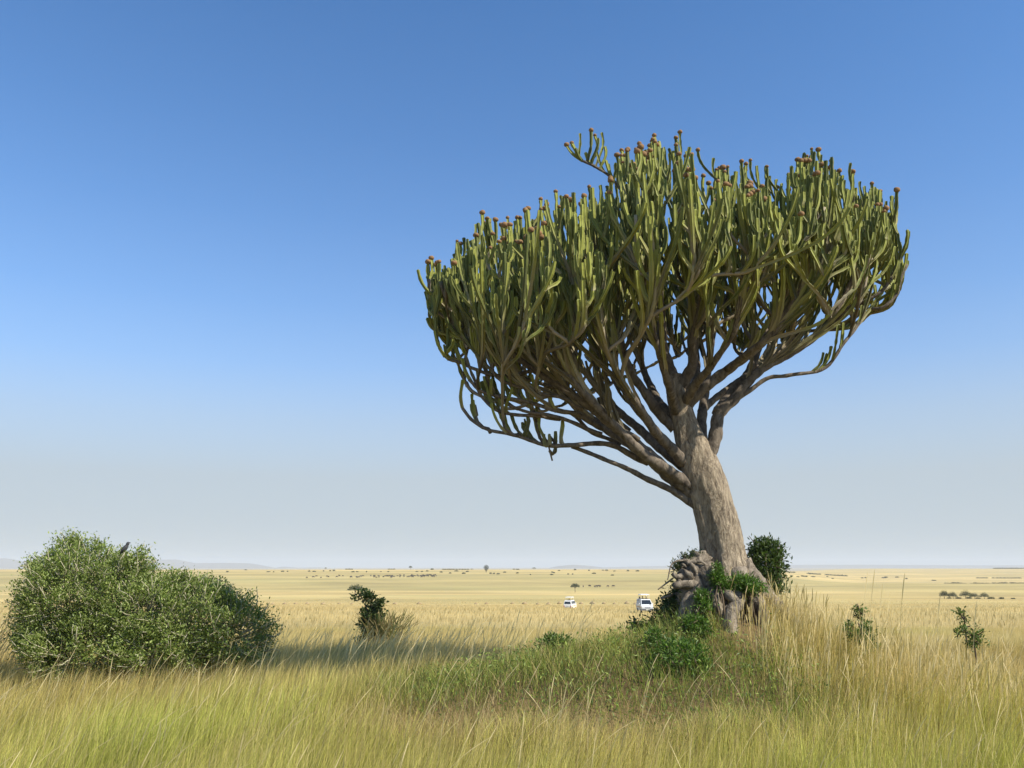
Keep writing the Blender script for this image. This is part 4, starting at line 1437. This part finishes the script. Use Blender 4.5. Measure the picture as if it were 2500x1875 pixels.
# far candelabra tree: balloon-shaped crown on a short trunk
t = thing('candelabra_tree', 'small far candelabra tree shaped like a balloon on the ridge', 'tree', (0, 0, 0))
d_ = 1000.0
x_ = col_x(1187, d_, -5); g_ = gz(x_, d_)
t.location = (x_, d_, g_)
H = row_z(1386, d_) - row_z(1403, d_)
mb = MB()
pth = np.array([(0, 0, -.3), (0, 0, H * .15), (0, 0, H * .38)])
mb.add(*tube(resample(pth, .4), np.full(len(resample(pth, .4)), H * .04), 7))
link('trunk', mb.mesh('trunk', M['far_wood'], col=False), t)
V, F3, C = far_crown(H * .42, H * .42, H * .5, 1300, H * .06, colA=(.05, .06, .035), colB=(.10, .11, .06))
V[:, :2] *= (0.35 + 0.65 * sstep(-.5 * H, .15 * H, V[:, 2]))[:, None]
link('crown', mesh_np('crown', V + np.array([0, 0, H * .62]), None, F3, M['far_leaf'], C, smooth=False), t)

# thicket of rounded trees on the sunlit slope, with scrub at their feet
for (px, base, topr, wd_, lab) in [(2306, 1464, 1438, 24, 'rounded thorn tree at one end of the far thicket'), (2328, 1464, 1442, 22, 'low leaning thorn tree in the far thicket'), (2358, 1464, 1438.5, 30, 'broadest thorn tree in the middle of the far thicket'), (2380, 1464, 1445, 22, 'scraggy low thorn tree beside the broadest one in the thicket'), (2404, 1464, 1444, 22, 'thorn tree standing alone at the other end of the far thicket')]:
    acacia(px, base, topr, wd_, 400 + frng.uniform(-6, 6), lab, name='thorn_tree', crown_frac=.62, lean=frng.uniform(-.3, .3))
bush_me = []
for k in range(4):
    V, F3, C = far_crown(1.0, 0.9, .55, 380, .22, colA=(.06, .075, .03), colB=(.14, .14, .06))
    keep = V[:, 2].reshape(-1, 4).min(1) > -.5
    bush_me.append(mesh_np('far_shrub', V + np.array([0, 0, .3]), None, F3, M['far_leaf'], C, smooth=False))
count = 0


def far_shrub(px, row, d, wpx, hpx, label, group):
    global count
    z = row_z(row, d)
    x = col_x(px, d, z)
    g = gz(x, d)
    o = link('far_shrub', bush_me[count % 4], None, (x, d, g))
    count += 1
    W = wpx / F * d
    o.scale = (W / 2, W / 2, max(hpx / F * d / .85, .4))
    o.rotation_euler = (0, 0, frng.uniform(0, 6.28))
    return tag(o, label, 'shrub', group)


_DD = np.geomspace(150, 2600, 500)


def depth_of(px, row):
    """depth where the visible ground meets this picture row"""
    z = ground((px - 1250.0) / F * _DD * CP, _DD)
    v = 937.5 + F * np.tan(np.arctan2(EYE - z, _DD) + PITCH)
    k = np.where(v <= row + .15)[0]
    return float(_DD[k[0]] if len(k) else _DD[np.argmin(v)])


for px in (2318, 2340, 2366, 2388, 2420, 2446, 2474):
    far_shrub(px, 1465, 402, frng.uniform(10, 18), frng.uniform(3, 5), 'grey-green scrub bush at the foot of the far thicket', 'scrub bushes in the far thicket')
for (px, row) in [(555, 1397), (600, 1392), (655, 1396.5), (668, 1397), (690, 1396), (702, 1396), (755, 1395.5), (767, 1396), (790, 1395), (806, 1394.5), (815, 1394), (862, 1397), (872, 1396.5), (895, 1397), (930, 1396.5), (948, 1396.5), (1018, 1396.5), (1030, 1396.5), (1043, 1395), (1077, 1398), (1099, 1400), (1114, 1395), (1132, 1401), (1141, 1396.5), (1198, 1401), (1206, 1401.5), (1216, 1402), (1232, 1398), (1263, 1400), (1295, 1404), (1348, 1397.5), (1352, 1399.5), (1347, 1404), (1365, 1394), (1387, 1402.5), (1398, 1403), (1404, 1392), (1450, 1401), (1438, 1394), (1472, 1393), (1481, 1393.5), (1495, 1405), (1500, 1395), (1533, 1394.5), (1557, 1395), (1640, 1397), (1255, 1390.5), (1264, 1391), (1055, 1391), (1556, 1395)]:
    d = depth_of(px, row)
    far_shrub(px, row, d, frng.uniform(4, 12), frng.uniform(2, 3.4), 'small dark shrub dotted on the far ridge', 'shrubs dotted along the far ridge')
for (px, row) in [(1932, 1407), (1948, 1409), (1960, 1408), (1968, 1408.5), (1985, 1409), (1977, 1402), (2020, 1408.5), (2033, 1413.5), (2056, 1405.5), (2105, 1412), (2113, 1412), (2157, 1411.5), (2163, 1410.5), (2190, 1410), (2213, 1414), (2280, 1418)]:
    d = depth_of(px, row)
    far_shrub(px, row, d, frng.uniform(5, 12), frng.uniform(2, 3.2), 'small dark shrub dotted on the slope beyond the tree', 'shrubs dotted on the slope beyond the tree')
for px in np.arange(2310, 2520, 9):
    row = 1419 + (px - 2310) * .025
    far_shrub(px, row, 930, frng.uniform(12, 20), frng.uniform(3, 6), 'dark bush in the thicket line of the far valley', 'bushes lining the far valley')
for px in np.concatenate([np.arange(2388, 2412, 7), np.arange(2425, 2490, 9)]):
    far_shrub(px, 1412 - (px - 2388) * .03, depth_of(px, 1412), frng.uniform(7, 12), 2.2, 'dark bush in the upper thicket line of the far valley', 'bushes on the upper line of the far valley')
for px in np.concatenate([np.arange(1920, 1944, 8), np.arange(1975, 2002, 8), np.arange(2018, 2070, 9)]):
    far_shrub(px, 1395 - (px - 1920) * .02, 1500, frng.uniform(9, 14), 2.6, 'bush of the dark tree line along the crest beyond the trunk', 'bushes along the crest beyond the trunk')
for px in np.arange(2430, 2520, 8):
    far_shrub(px, 1388 - (px - 2430) * .01, 2650, frng.uniform(9, 16), 2.8, 'bush of the thin dark tree line on the farthest crest', 'bushes on the farthest crest')
for px in np.concatenate([np.arange(846, 862, 6), np.arange(950, 966, 6), np.arange(1082, 1104, 5), np.arange(1108, 1144, 7)]):
    far_shrub(px, 1391.5, 1380, frng.uniform(6, 9), 2.2, 'bush in a dark row on the skyline above the far herd', 'rows of bushes on the skyline')

# ------------------------------------------------------------------ heaps along the plain
M['heap'] = mat_bark('bare_earth', (0.19, 0.14, 0.075), (0.36, 0.27, 0.14), scale=1.5, stretch=1, bump=.4, dist=.1, rough=.95)
V0, T0 = ICO2
heaps = []
for k in range(3):
    v = V0.copy()
    v[:, 2] = np.maximum(v[:, 2], -.05)
    r = np.hypot(v[:, 0], v[:, 1])
    v[:, 2] *= (1.15 - .45 * r)
    v *= (0.8 + .4 * noise3(V0 + k * 3, .6, k))[:, None]
    heaps.append(mesh_np('earth_heap', v, None, T0, M['heap']))
for i, px in enumerate([666, 695, 722, 750, 789, 828, 859, 941, 965, 1024, 1162, 1188, 1251, 1281, 1313, 1339, 1366, 1419, 1446, 1474, 1500, 1530, 1551, 1604]):
    d = 300 + frng.uniform(-5, 5)
    x = col_x(px, d, row_z(1474, d))
    o = link('earth_heap', heaps[i % 3], None, (x, d, gz(x, d) + .1))
    k = frng.uniform(.55, .95) * (1.25 if px in (722, 1281, 1446, 1551, 1530) else 1)
    o.scale = (k * 1.15, k * .9, k * .8)
    o.rotation_euler = (0, 0, frng.uniform(0, 6))
    tag(o, {1551: 'broad brown earth heap just behind the van that faces the mound', 1530: 'earth heap standing beside the broad one behind the mound-facing van', 1366: 'earth heap on the open side of the van seen from behind', 1419: 'earth heap between the two vans, next to the one seen from behind', 1604: 'earth heap peeping out past the dark creeper shrub'}.get(px, 'low brown earth heap in the line of heaps across the plain'), 'heap', 'line of earth heaps across the plain')

# ------------------------------------------------------------------ grazing herd, far off
M['hide'] = mat_plain('dark_hide', (0.07, 0.06, 0.05), rough=.9, var=.3, vscale=3, spec=.1)


def herd_animal():
    mb = MB()
    body = resample(np.array([(-.85, 0, 1.05), (-.6, 0, 1.08), (0, 0, 1.02), (.45, 0, 1.12), (.75, 0, 1.2)]), .12)
    s = np.linspace(0, 1, len(body))
    V, F4, F3 = tube(body, .2 + .14 * np.sin(s * math.pi) ** .7 + .07 * s, 10)
    mb.add(V, F4, F3)
    neck = resample(np.array([(.68, 0, 1.22), (.95, 0, 1.05), (1.12, 0, .72), (1.2, 0, .5)]), .08)
    mb.add(*tube(neck, np.interp(np.linspace(0, 1, len(neck)), [0, .5, .7, 1], [.2, .13, .12, .06]), 8))
    for (x, y, b) in [(.5, .14, 0), (.5, -.14, .06), (-.68, .14, -.05), (-.68, -.14, .04)]:
        leg = np.array([(x, y, .95), (x + b, y, .5), (x + b * .6 - (.04 if x < 0 else 0), y, .25), (x + b, y, 0)])
        mb.add(*tube(resample(leg, .12), np.linspace(.12, .045, len(resample(leg, .12))), 6))
    tail = resample(np.array([(-.86, 0, 1.1), (-.98, 0, .85), (-1.0, 0, .5)]), .12)
    mb.add(*tube(tail, np.full(len(tail), .035), 4))
    for s_ in (-1, 1):
        horn = resample(np.array([(1.02, .06 * s_, .92), (1.06, .22 * s_, .95), (1.02, .26 * s_, 1.08)]), .06)
        mb.add(*tube(horn, np.linspace(.03, .012, len(horn)), 4))
    return mb.mesh('grazing_animal', M['hide'], col=False)


am = herd_animal()


def animal(px, row, label, group):
    d = depth_of(px, row)
    x = col_x(px, d, row_z(row, d))
    o = link('grazing_animal', am, None, (x, d, gz(x, d)))
    o.rotation_euler = (0, 0, frng.choice([0, math.pi]) + frng.normal(0, .5))
    k = frng.uniform(.9, 1.2)
    o.scale = (k, k, k)
    tag(o, label, 'animal', group)


for k in range(75):
    px = 1060 - abs(frng.normal(0, 1)) * 95 if k < 60 else frng.uniform(735, 1080)
    if px < 735: px = frng.uniform(845, 1050)
    row = 1407.5 + (1050 - px) * .012 + frng.normal(0, 1.4)
    animal(px, row, 'dark grazing animal of the herd on the far slope', 'grazing herd on the far slope')
for (px, row) in [(1424, 1434), (1440, 1433.5), (1453, 1434.5), (1457, 1434), (1461, 1433.5), (1465, 1433.5), (1484, 1434), (1497, 1434)]:
    animal(px, row, 'dark animal in the short file beyond the lone acacia', 'animals beyond the lone acacia')

# ------------------------------------------------------------------ safari vans
M['paint'] = mat_plain('white_van_paint', (0.80, 0.80, 0.77), rough=.35, var=.06, vscale=2, spec=.5)
M['glass'] = mat_plain('dark_window_glass', (0.02, 0.025, 0.03), rough=.08, var=.1, vscale=2, spec=.8)
M['rubber'] = mat_plain('black_rubber', (0.025, 0.025, 0.025), rough=.8, var=.2, vscale=8, spec=.2)
M['bumper'] = mat_plain('dark_grey_bumper', (0.10, 0.10, 0.105), rough=.6, var=.2, vscale=5)
M['lamp_red'] = mat_plain('red_tail_lamp', (0.42, 0.04, 0.025), rough=.3, var=.1, vscale=5)
M['lamp_clear'] = mat_plain('clear_headlamp', (0.55, 0.57, 0.58), rough=.15, var=.1, vscale=5, spec=.8)
M['plate'] = mat_plain('number_plate', (0.72, 0.71, 0.62), rough=.5, var=.05, vscale=5)
M['rim'] = mat_plain('steel_rim', (0.42, 0.42, 0.42), rough=.4, metallic=.6, var=.1, vscale=5)
M['orange'] = mat_plain('orange_stripe', (0.62, 0.30, 0.12), rough=.5, var=.1, vscale=5)


def lathe_x(r_prof, n=20):
    """profile of (radius, x) turned about the x axis"""
    th = np.arange(n) / n * 2 * math.pi
    V = np.concatenate([np.stack([np.full(n, x), r * np.cos(th), r * np.sin(th)], -1) for r, x in r_prof])
    i = np.arange(len(r_prof) - 1)[:, None] * n
    j = np.arange(n)[None]
    k = (j + 1) % n
    return V, np.stack([i + j, i + k, i + n + k, i + n + j], -1).reshape(-1, 4)


def half_w(z):
    return np.interp(z, [.3, .5, .85, 1.15, 1.9, 2.0], [.78, .83, .85, .84, .72, .66])


def quad_panel(pts, t=.008):
    """thin slab: four outline points and their outward normal side"""
    p = np.array(pts, float)
    nrm = np.cross(p[1] - p[0], p[3] - p[0])
    nrm /= np.linalg.norm(nrm)
    V = np.concatenate([p - nrm * t, p + nrm * t])
    return V, np.array([[0, 3, 2, 1], [4, 5, 6, 7], [0, 1, 5, 4], [1, 2, 6, 5], [2, 3, 7, 6], [3, 0, 4, 7]])


def make_van(label, loc, rz):
    v = thing('safari_van', label, 'van', loc, 'safari vans on the plain')
    v.rotation_euler = (0, 0, rz)
    side = [(-2.28, .36), (-2.36, .62), (-2.36, .95), (-2.32, 1.2), (-2.22, 1.8), (-2.12, 1.92), (-1.0, 1.96), (.75, 1.96), (1.05, 1.88), (1.85, 1.22), (2.22, 1.02), (2.36, .86), (2.38, .5), (2.3, .36)]
    n = len(side)
    rows = []
    cols = [-1, -.93, 0, .93, 1]
    for c in cols:
        inset = .045 if abs(c) == 1 else 0.0
        rows.append([(half_w(z) * c, y * (1 - inset * .4) + 0, z - (inset if z > 1.85 else 0)) for y, z in side])
    V = np.array(rows).reshape(-1, 3)
    F4 = []
    for a in range(len(cols) - 1):
        for b in range(n):
            c2 = (b + 1) % n
            F4.append([a * n + b, a * n + c2, (a + 1) * n + c2, (a + 1) * n + b])
    mb = MB().add(V, F4)
    # side walls: fan of strips between floor line and profile
    for a, sgn in ((0, 1), (len(cols) - 1, -1)):
        pts = V[a * n:(a + 1) * n]
        cen = pts.mean(0)
        cen[0] = pts[:, 0][np.argmax(np.abs(pts[:, 0]))] * 1.0
        T = [[k, (k + 1) % n, n] if sgn > 0 else [(k + 1) % n, k, n] for k in range(n)]
        mb.add(np.vstack([pts, cen]), None, T)
    body = mb.obj('body', M['paint'], v, smooth=False, col=False)

    def part(name, pts_list, mat, parent=v):
        m = MB()
        for p in pts_list:
            m.add(*quad_panel(p))
        return m.obj(name, M[mat], parent, smooth=False, col=False)

    def bx_(name, c, s_, mat, parent=v, taper=(1, 1)):
        return MB().box(c, s_, taper=taper).obj(name, M[mat], parent, smooth=False, col=False)

    def fy(z):      # windscreen plane
        return np.interp(z, [1.22, 1.88], [1.85, 1.05]) + .012
    part('windscreen', [[(-.74, fy(1.26), 1.26), (-.62, fy(1.84), 1.84), (.62, fy(1.84), 1.84), (.74, fy(1.26), 1.26)]], 'glass')
    for z0, z1, y0, y1 in [(1.24, 1.80, .30, 1.0), (1.24, 1.80, -.62, .22), (1.24, 1.80, -1.35, -.70), (1.24, 1.80, -2.08, -1.43)]:
        for sg in (-1, 1):
            w0, w1 = half_w(z0) + .012, half_w(z1) + .012
            yb = y1 + (.42 if y1 == 1.0 else 0)
            p = [(sg * w0, y0, z0), (sg * w0, yb, z0), (sg * w1, y1, z1), (sg * w1, y0, z1)]
            part('side_window', [p if sg > 0 else p[::-1]], 'glass')
    ry = lambda z: np.interp(z, [1.2, 1.8], [-2.32, -2.22]) - .012
    part('rear_window', [[(.66, ry(1.25), 1.25), (-.66, ry(1.25), 1.25), (-.58, ry(1.74), 1.74), (.58, ry(1.74), 1.74)]], 'glass')
    bx_('door_gap', (-.856, .26, .95), (.012, .035, 1.0), 'rubber')
    bx_('door_gap', (.856, .26, .95), (.012, .035, 1.0), 'rubber')
    for sg in (-1, 1):
        bx_('headlight', (sg * .62, 2.365, .80), (.34, .06, .16), 'lamp_clear')
        bx_('tail_light', (sg * .72, -2.372, .78), (.16, .05, .34), 'lamp_red')
        m = bx_('mirror', (sg * .99, 1.32, 1.32), (.10, .09, .26), 'paint', taper=(.8, .8))
        bx_('mirror_arm', (sg * .89, 1.32, 1.22), (.16, .04, .04), 'rubber', m)
    bx_('grille', (0, 2.378, .80), (.82, .03, .14), 'bumper')
    bx_('front_bumper', (0, 2.40, .52), (1.62, .16, .24), 'bumper')
    bx_('rear_bumper', (0, -2.40, .46), (1.56, .14, .20), 'bumper')
    bx_('number_plate', (0, 2.49, .52), (.52, .02, .12), 'plate')
    bx_('number_plate', (0, -2.385, .86), (.50, .02, .12), 'plate')
    part('side_stripe', [[(.862, -2.1, .80), (.862, 1.9, .80), (.862, 1.9, .90), (.862, -2.1, .90)]], 'orange')
    part('side_stripe', [[(-.862, -2.1, .90), (-.862, 1.9, .90), (-.862, 1.9, .80), (-.862, -2.1, .80)]], 'orange')
    for sx in (-1, 1):
        for yy in (1.42, -1.35):
            V_, Fq = lathe_x([(.14, .10), (.28, .10), (.335, .06), (.335, -.06), (.28, -.10), (.14, -.10)])
            w = link('wheel', mesh_np('wheel', V_, Fq, None, M['rubber']), v, (sx * .74, yy, .335))
            V_, Fq = lathe_x([(.02, .09), (.08, .105), (.13, .08), (.2, .095), (.21, .085)])
            r = link('rim', mesh_np('rim', V_ * np.array([sx, 1, 1]), Fq if sx > 0 else Fq[:, ::-1], None, M['rim']), w)
    # closed roof: a black slab gives the opening's dark shade; raised hatch on struts
    bx_('opening_shade_slab', (0, -.35, 1.972), (1.16, 2.0, .012), 'rubber')
    ht = MB()
    ht.box((0, -.35, 2.56), (1.36, 2.35, .05))
    ht.box((0, -.35, 2.61), (1.30, 2.25, .05), taper=(.9, .94))
    ht.obj('roof_hatch', M['paint'], v, smooth=False, col=False)
    for sx in (-1, 1):
        for yy in (-1.3, .55):
            m = MB().add(*tube(np.array([(sx * .56, yy, 1.95), (sx * .58, yy + .03, 2.25), (sx * .58, yy, 2.54)]), np.full(3, .028), 6))
            m.obj('strut', M['paint'], v, col=False)
    return v


def ground_at(px, row, d):
    z = row_z(row, d)
    x = col_x(px, d, z)
    return (x, d, gz(x, d))


vanA = make_van('white safari van with raised roof hatch facing the mound, dark windscreen toward us', ground_at(1574, 1495, 130), math.pi + R(2))
vanB = make_van('white safari van with raised roof hatch seen from behind with red tail lights', ground_at(1392, 1487, 185), R(-17))

# ------------------------------------------------------------------ people standing in the vans
M['cloth'] = mat_leaf('clothing', trans=0.0, rough=.85, spec=.1)


def person(label, van, lx, ly, floor, rot, shirt, trouser, skin, hair, arm):
    """one skinned body: joints as connected vertices, radii per joint"""
    J = {'pel': (0, 0, .94, .14, .11), 'bel': (0, .01, 1.10, .135, .10), 'che': (0, .02, 1.30, .16, .115), 'nec': (0, .03, 1.47, .055, .055), 'jaw': (0, .045, 1.54, .07, .08), 'hed': (0, .04, 1.62, .078, .095), 'top': (0, .03, 1.70, .06, .07)}
    E = [('pel', 'bel'), ('bel', 'che'), ('che', 'nec'), ('nec', 'jaw'), ('jaw', 'hed'), ('hed', 'top')]
    for s, n in ((-1, 'l'), (1, 'r')):
        J['sh' + n] = (.18 * s, .02, 1.41, .06, .06)
        J['el' + n] = (.26 * s, .06 + arm * .08, 1.17 + arm * .02, .045, .045)
        J['wr' + n] = (.20 * s, .28, 1.22 + arm * .12, .033, .03)
        J['ha' + n] = (.18 * s, .36, 1.24 + arm * .14, .03, .04)
        J['hi' + n] = (.095 * s, 0, .86, .095, .095)
        J['kn' + n] = (.10 * s, .03, .48, .06, .06)
        J['an' + n] = (.10 * s, -.01, .09, .04, .045)
        J['to' + n] = (.115 * s, .15, .035, .04, .03)
        E += [('che', 'sh' + n), ('sh' + n, 'el' + n), ('el' + n, 'wr' + n), ('wr' + n, 'ha' + n), ('pel', 'hi' + n), ('hi' + n, 'kn' + n), ('kn' + n, 'an' + n), ('an' + n, 'to' + n)]
        for q in range(4):
            a = -.03 + .02 * q
            J['f%d%s' % (q, n)] = ((.18 + a * .9) * s, .42 + .01 * (q in (1, 2)), 1.22 + arm * .14, .009, .009)
            E.append(('ha' + n, 'f%d%s' % (q, n)))
        J['th' + n] = (.135 * s, .38, 1.25 + arm * .14, .010, .010)
        E.append(('ha' + n, 'th' + n))
    J['nose'] = (0, .145, 1.60, .012, .015)
    E.append(('hed', 'nose'))
    ks = list(J)
    me = bpy.data.meshes.new('person')
    me.from_pydata([J[k][:3] for k in ks], [(ks.index(a), ks.index(b)) for a, b in E], [])
    o = bpy.data.objects.new('person_rig', me)
    COL.objects.link(o)
    sk = o.modifiers.new('skin', 'SKIN')
    for k, sv in zip(ks, me.skin_vertices[0].data):
        sv.radius = J[k][3:]
        sv.use_root = k == 'pel'
    o.modifiers.new('sub', 'SUBSURF').levels = 1
    bpy.context.view_layer.update()
    dg = bpy.context.evaluated_depsgraph_get()
    out = bpy.data.meshes.new_from_object(o.evaluated_get(dg))
    bpy.data.objects.remove(o)
    nV = len(out.vertices)
    co = np.zeros(nV * 3, np.float32)
    out.vertices.foreach_get('co', co)
    co = co.reshape(-1, 3)
    hand = (np.abs(co[:, 0]) > .1) & (co[:, 1] > .24) & (co[:, 2] > .9)
    C = np.where((co[:, 2] > 1.46)[:, None] | hand[:, None], np.array(skin), np.where((co[:, 2] > .93)[:, None], np.array(shirt), np.where((co[:, 2] > .09)[:, None], np.array(trouser), np.array([.05, .04, .03]))))
    ca = out.color_attributes.new('Col', 'FLOAT_COLOR', 'POINT')
    c4 = np.ones((nV, 4), np.float32)
    c4[:, :3] = C
    ca.data.foreach_set('color', c4.ravel())
    out.materials.clear()
    out.materials.append(M['cloth'])
    for p in out.polygons:
        p.use_smooth = True
    w = van.matrix_world @ Vector((lx, ly, floor)) if False else Matrix.Translation(van.location) @ Matrix.Rotation(van.rotation_euler.z, 4, 'Z') @ Vector((lx, ly, floor))
    b = link('person', out, None, w)
    b.rotation_euler = (0, 0, van.rotation_euler.z + rot)
    tag(b, label, 'person')
    V0, T0 = ICO2
    k = (V0[:, 2] > -.15) | (V0[:, 1] < -.2)
    T_ = T0[k[T0].all(1)]
    v = V0 * np.array([.088, .108, .098]) * (1 + .06 * noise3(V0, .3, 2))[:, None] + np.array([0, .022, 1.645])
    m = mesh_np('hair', v, None, T_, mat_plain('hair_dark', hair, rough=.8, var=.3, vscale=30, spec=.2))
    link('hair', m, b)
    return b


person('person in dark clothes standing under the raised roof of the van facing the mound', vanA, -.22, .25, .60, 0, (.09, .05, .07), (.06, .06, .08), (.30, .17, .11), (.03, .02, .015), 1)
person('person in a brown top leaning on the roof edge of the van facing the mound', vanA, .27, .05, .62, R(15), (.10, .07, .045), (.08, .07, .06), (.33, .19, .12), (.05, .03, .02), .6)
person('person in a dark purple jacket at the open side of the van facing the mound', vanA, .52, -.75, .55, R(-60), (.05, .035, .06), (.05, .05, .06), (.28, .16, .10), (.03, .02, .02), .3)
person('person in a reddish shirt under the raised roof of the van seen from behind', vanB, -.15, -.2, .55, R(10), (.30, .12, .07), (.10, .09, .08), (.35, .2, .13), (.06, .035, .02), .8)

# ------------------------------------------------------------------ bird on the thorn shrub
M['feather'] = mat_plain('dark_grey_feather', (0.05, 0.05, 0.055), rough=.7, var=.35, vscale=60, spec=.3)
w_ = Q(270, 1185, 16.6)
bird = thing('bird', 'small dark grey bird perched on the top of the thorn shrub', 'bird', w_)
ax = np.array([(-.075, 0, -.085), (-.045, 0, -.05), (-.005, 0, .0), (.03, 0, .055), (.042, 0, .085), (.05, 0, .11), (.052, 0, .128)])
p = resample(ax, .01)
s_ = np.linspace(0, 1, len(p))
rr = np.interp(s_, [0, .15, .4, .6, .75, .85, .95, 1], [.012, .03, .047, .042, .027, .032, .026, .006])
MB().add(*tube(p, rr, 12)).obj('body', M['feather'], bird, col=False)
MB().add(*quad_panel([(-.06, -.018, -.06), (-.115, -.022, -.17), (-.105, .022, -.172), (-.05, .018, -.062)], .004)).obj('tail', M['feather'], bird, smooth=False, col=False)
for sg in (-1, 1):
    q = resample(np.array([(.022, .03 * sg, .045), (-.02, .046 * sg, -.01), (-.06, .036 * sg, -.07), (-.085, .02 * sg, -.11)]), .015)
    MB().add(*tube(q, np.interp(np.linspace(0, 1, len(q)), [0, .4, 1], [.016, .022, .004]), 8, np.array([1, .7, .5, .7] * 2))).obj('wing', M['feather'], bird, col=False)
    MB().add(*tube(np.array([(-.01, .018 * sg, -.035), (-.012, .02 * sg, -.075), (-.004, .02 * sg, -.105)]), np.array([.006, .004, .004]), 5)).obj('leg', M['dark_twig'], bird, col=False)
MB().add(*tube(np.array([(.072, 0, .112), (.092, 0, .109), (.106, 0, .105)]), np.array([.009, .006, .001]), 6)).obj('beak', M['rubber'], bird, col=False)

# ------------------------------------------------------------------ haze: the dusty air over the plain
hm, nt, n_, l_, b_ = mat_new('dusty_air')
n_.remove(b_)
pv = n_.new('ShaderNodeVolumePrincipled')
pv.inputs['Color'].default_value = (0.76, 0.82, 0.90, 1)
pv.inputs['Density'].default_value = 1.3e-4
pv.inputs['Anisotropy'].default_value = 0.0
l_.new(pv.outputs[0], n_['Material Output'].inputs['Volume'])
mb = MB().box((0, 6150, 30), (44000, 12900, 160))
hz = mb.obj('haze', hm, smooth=False, col=False)
tag(hz, 'thin pale dusty haze in the air over the whole plain', 'haze', kind='stuff')
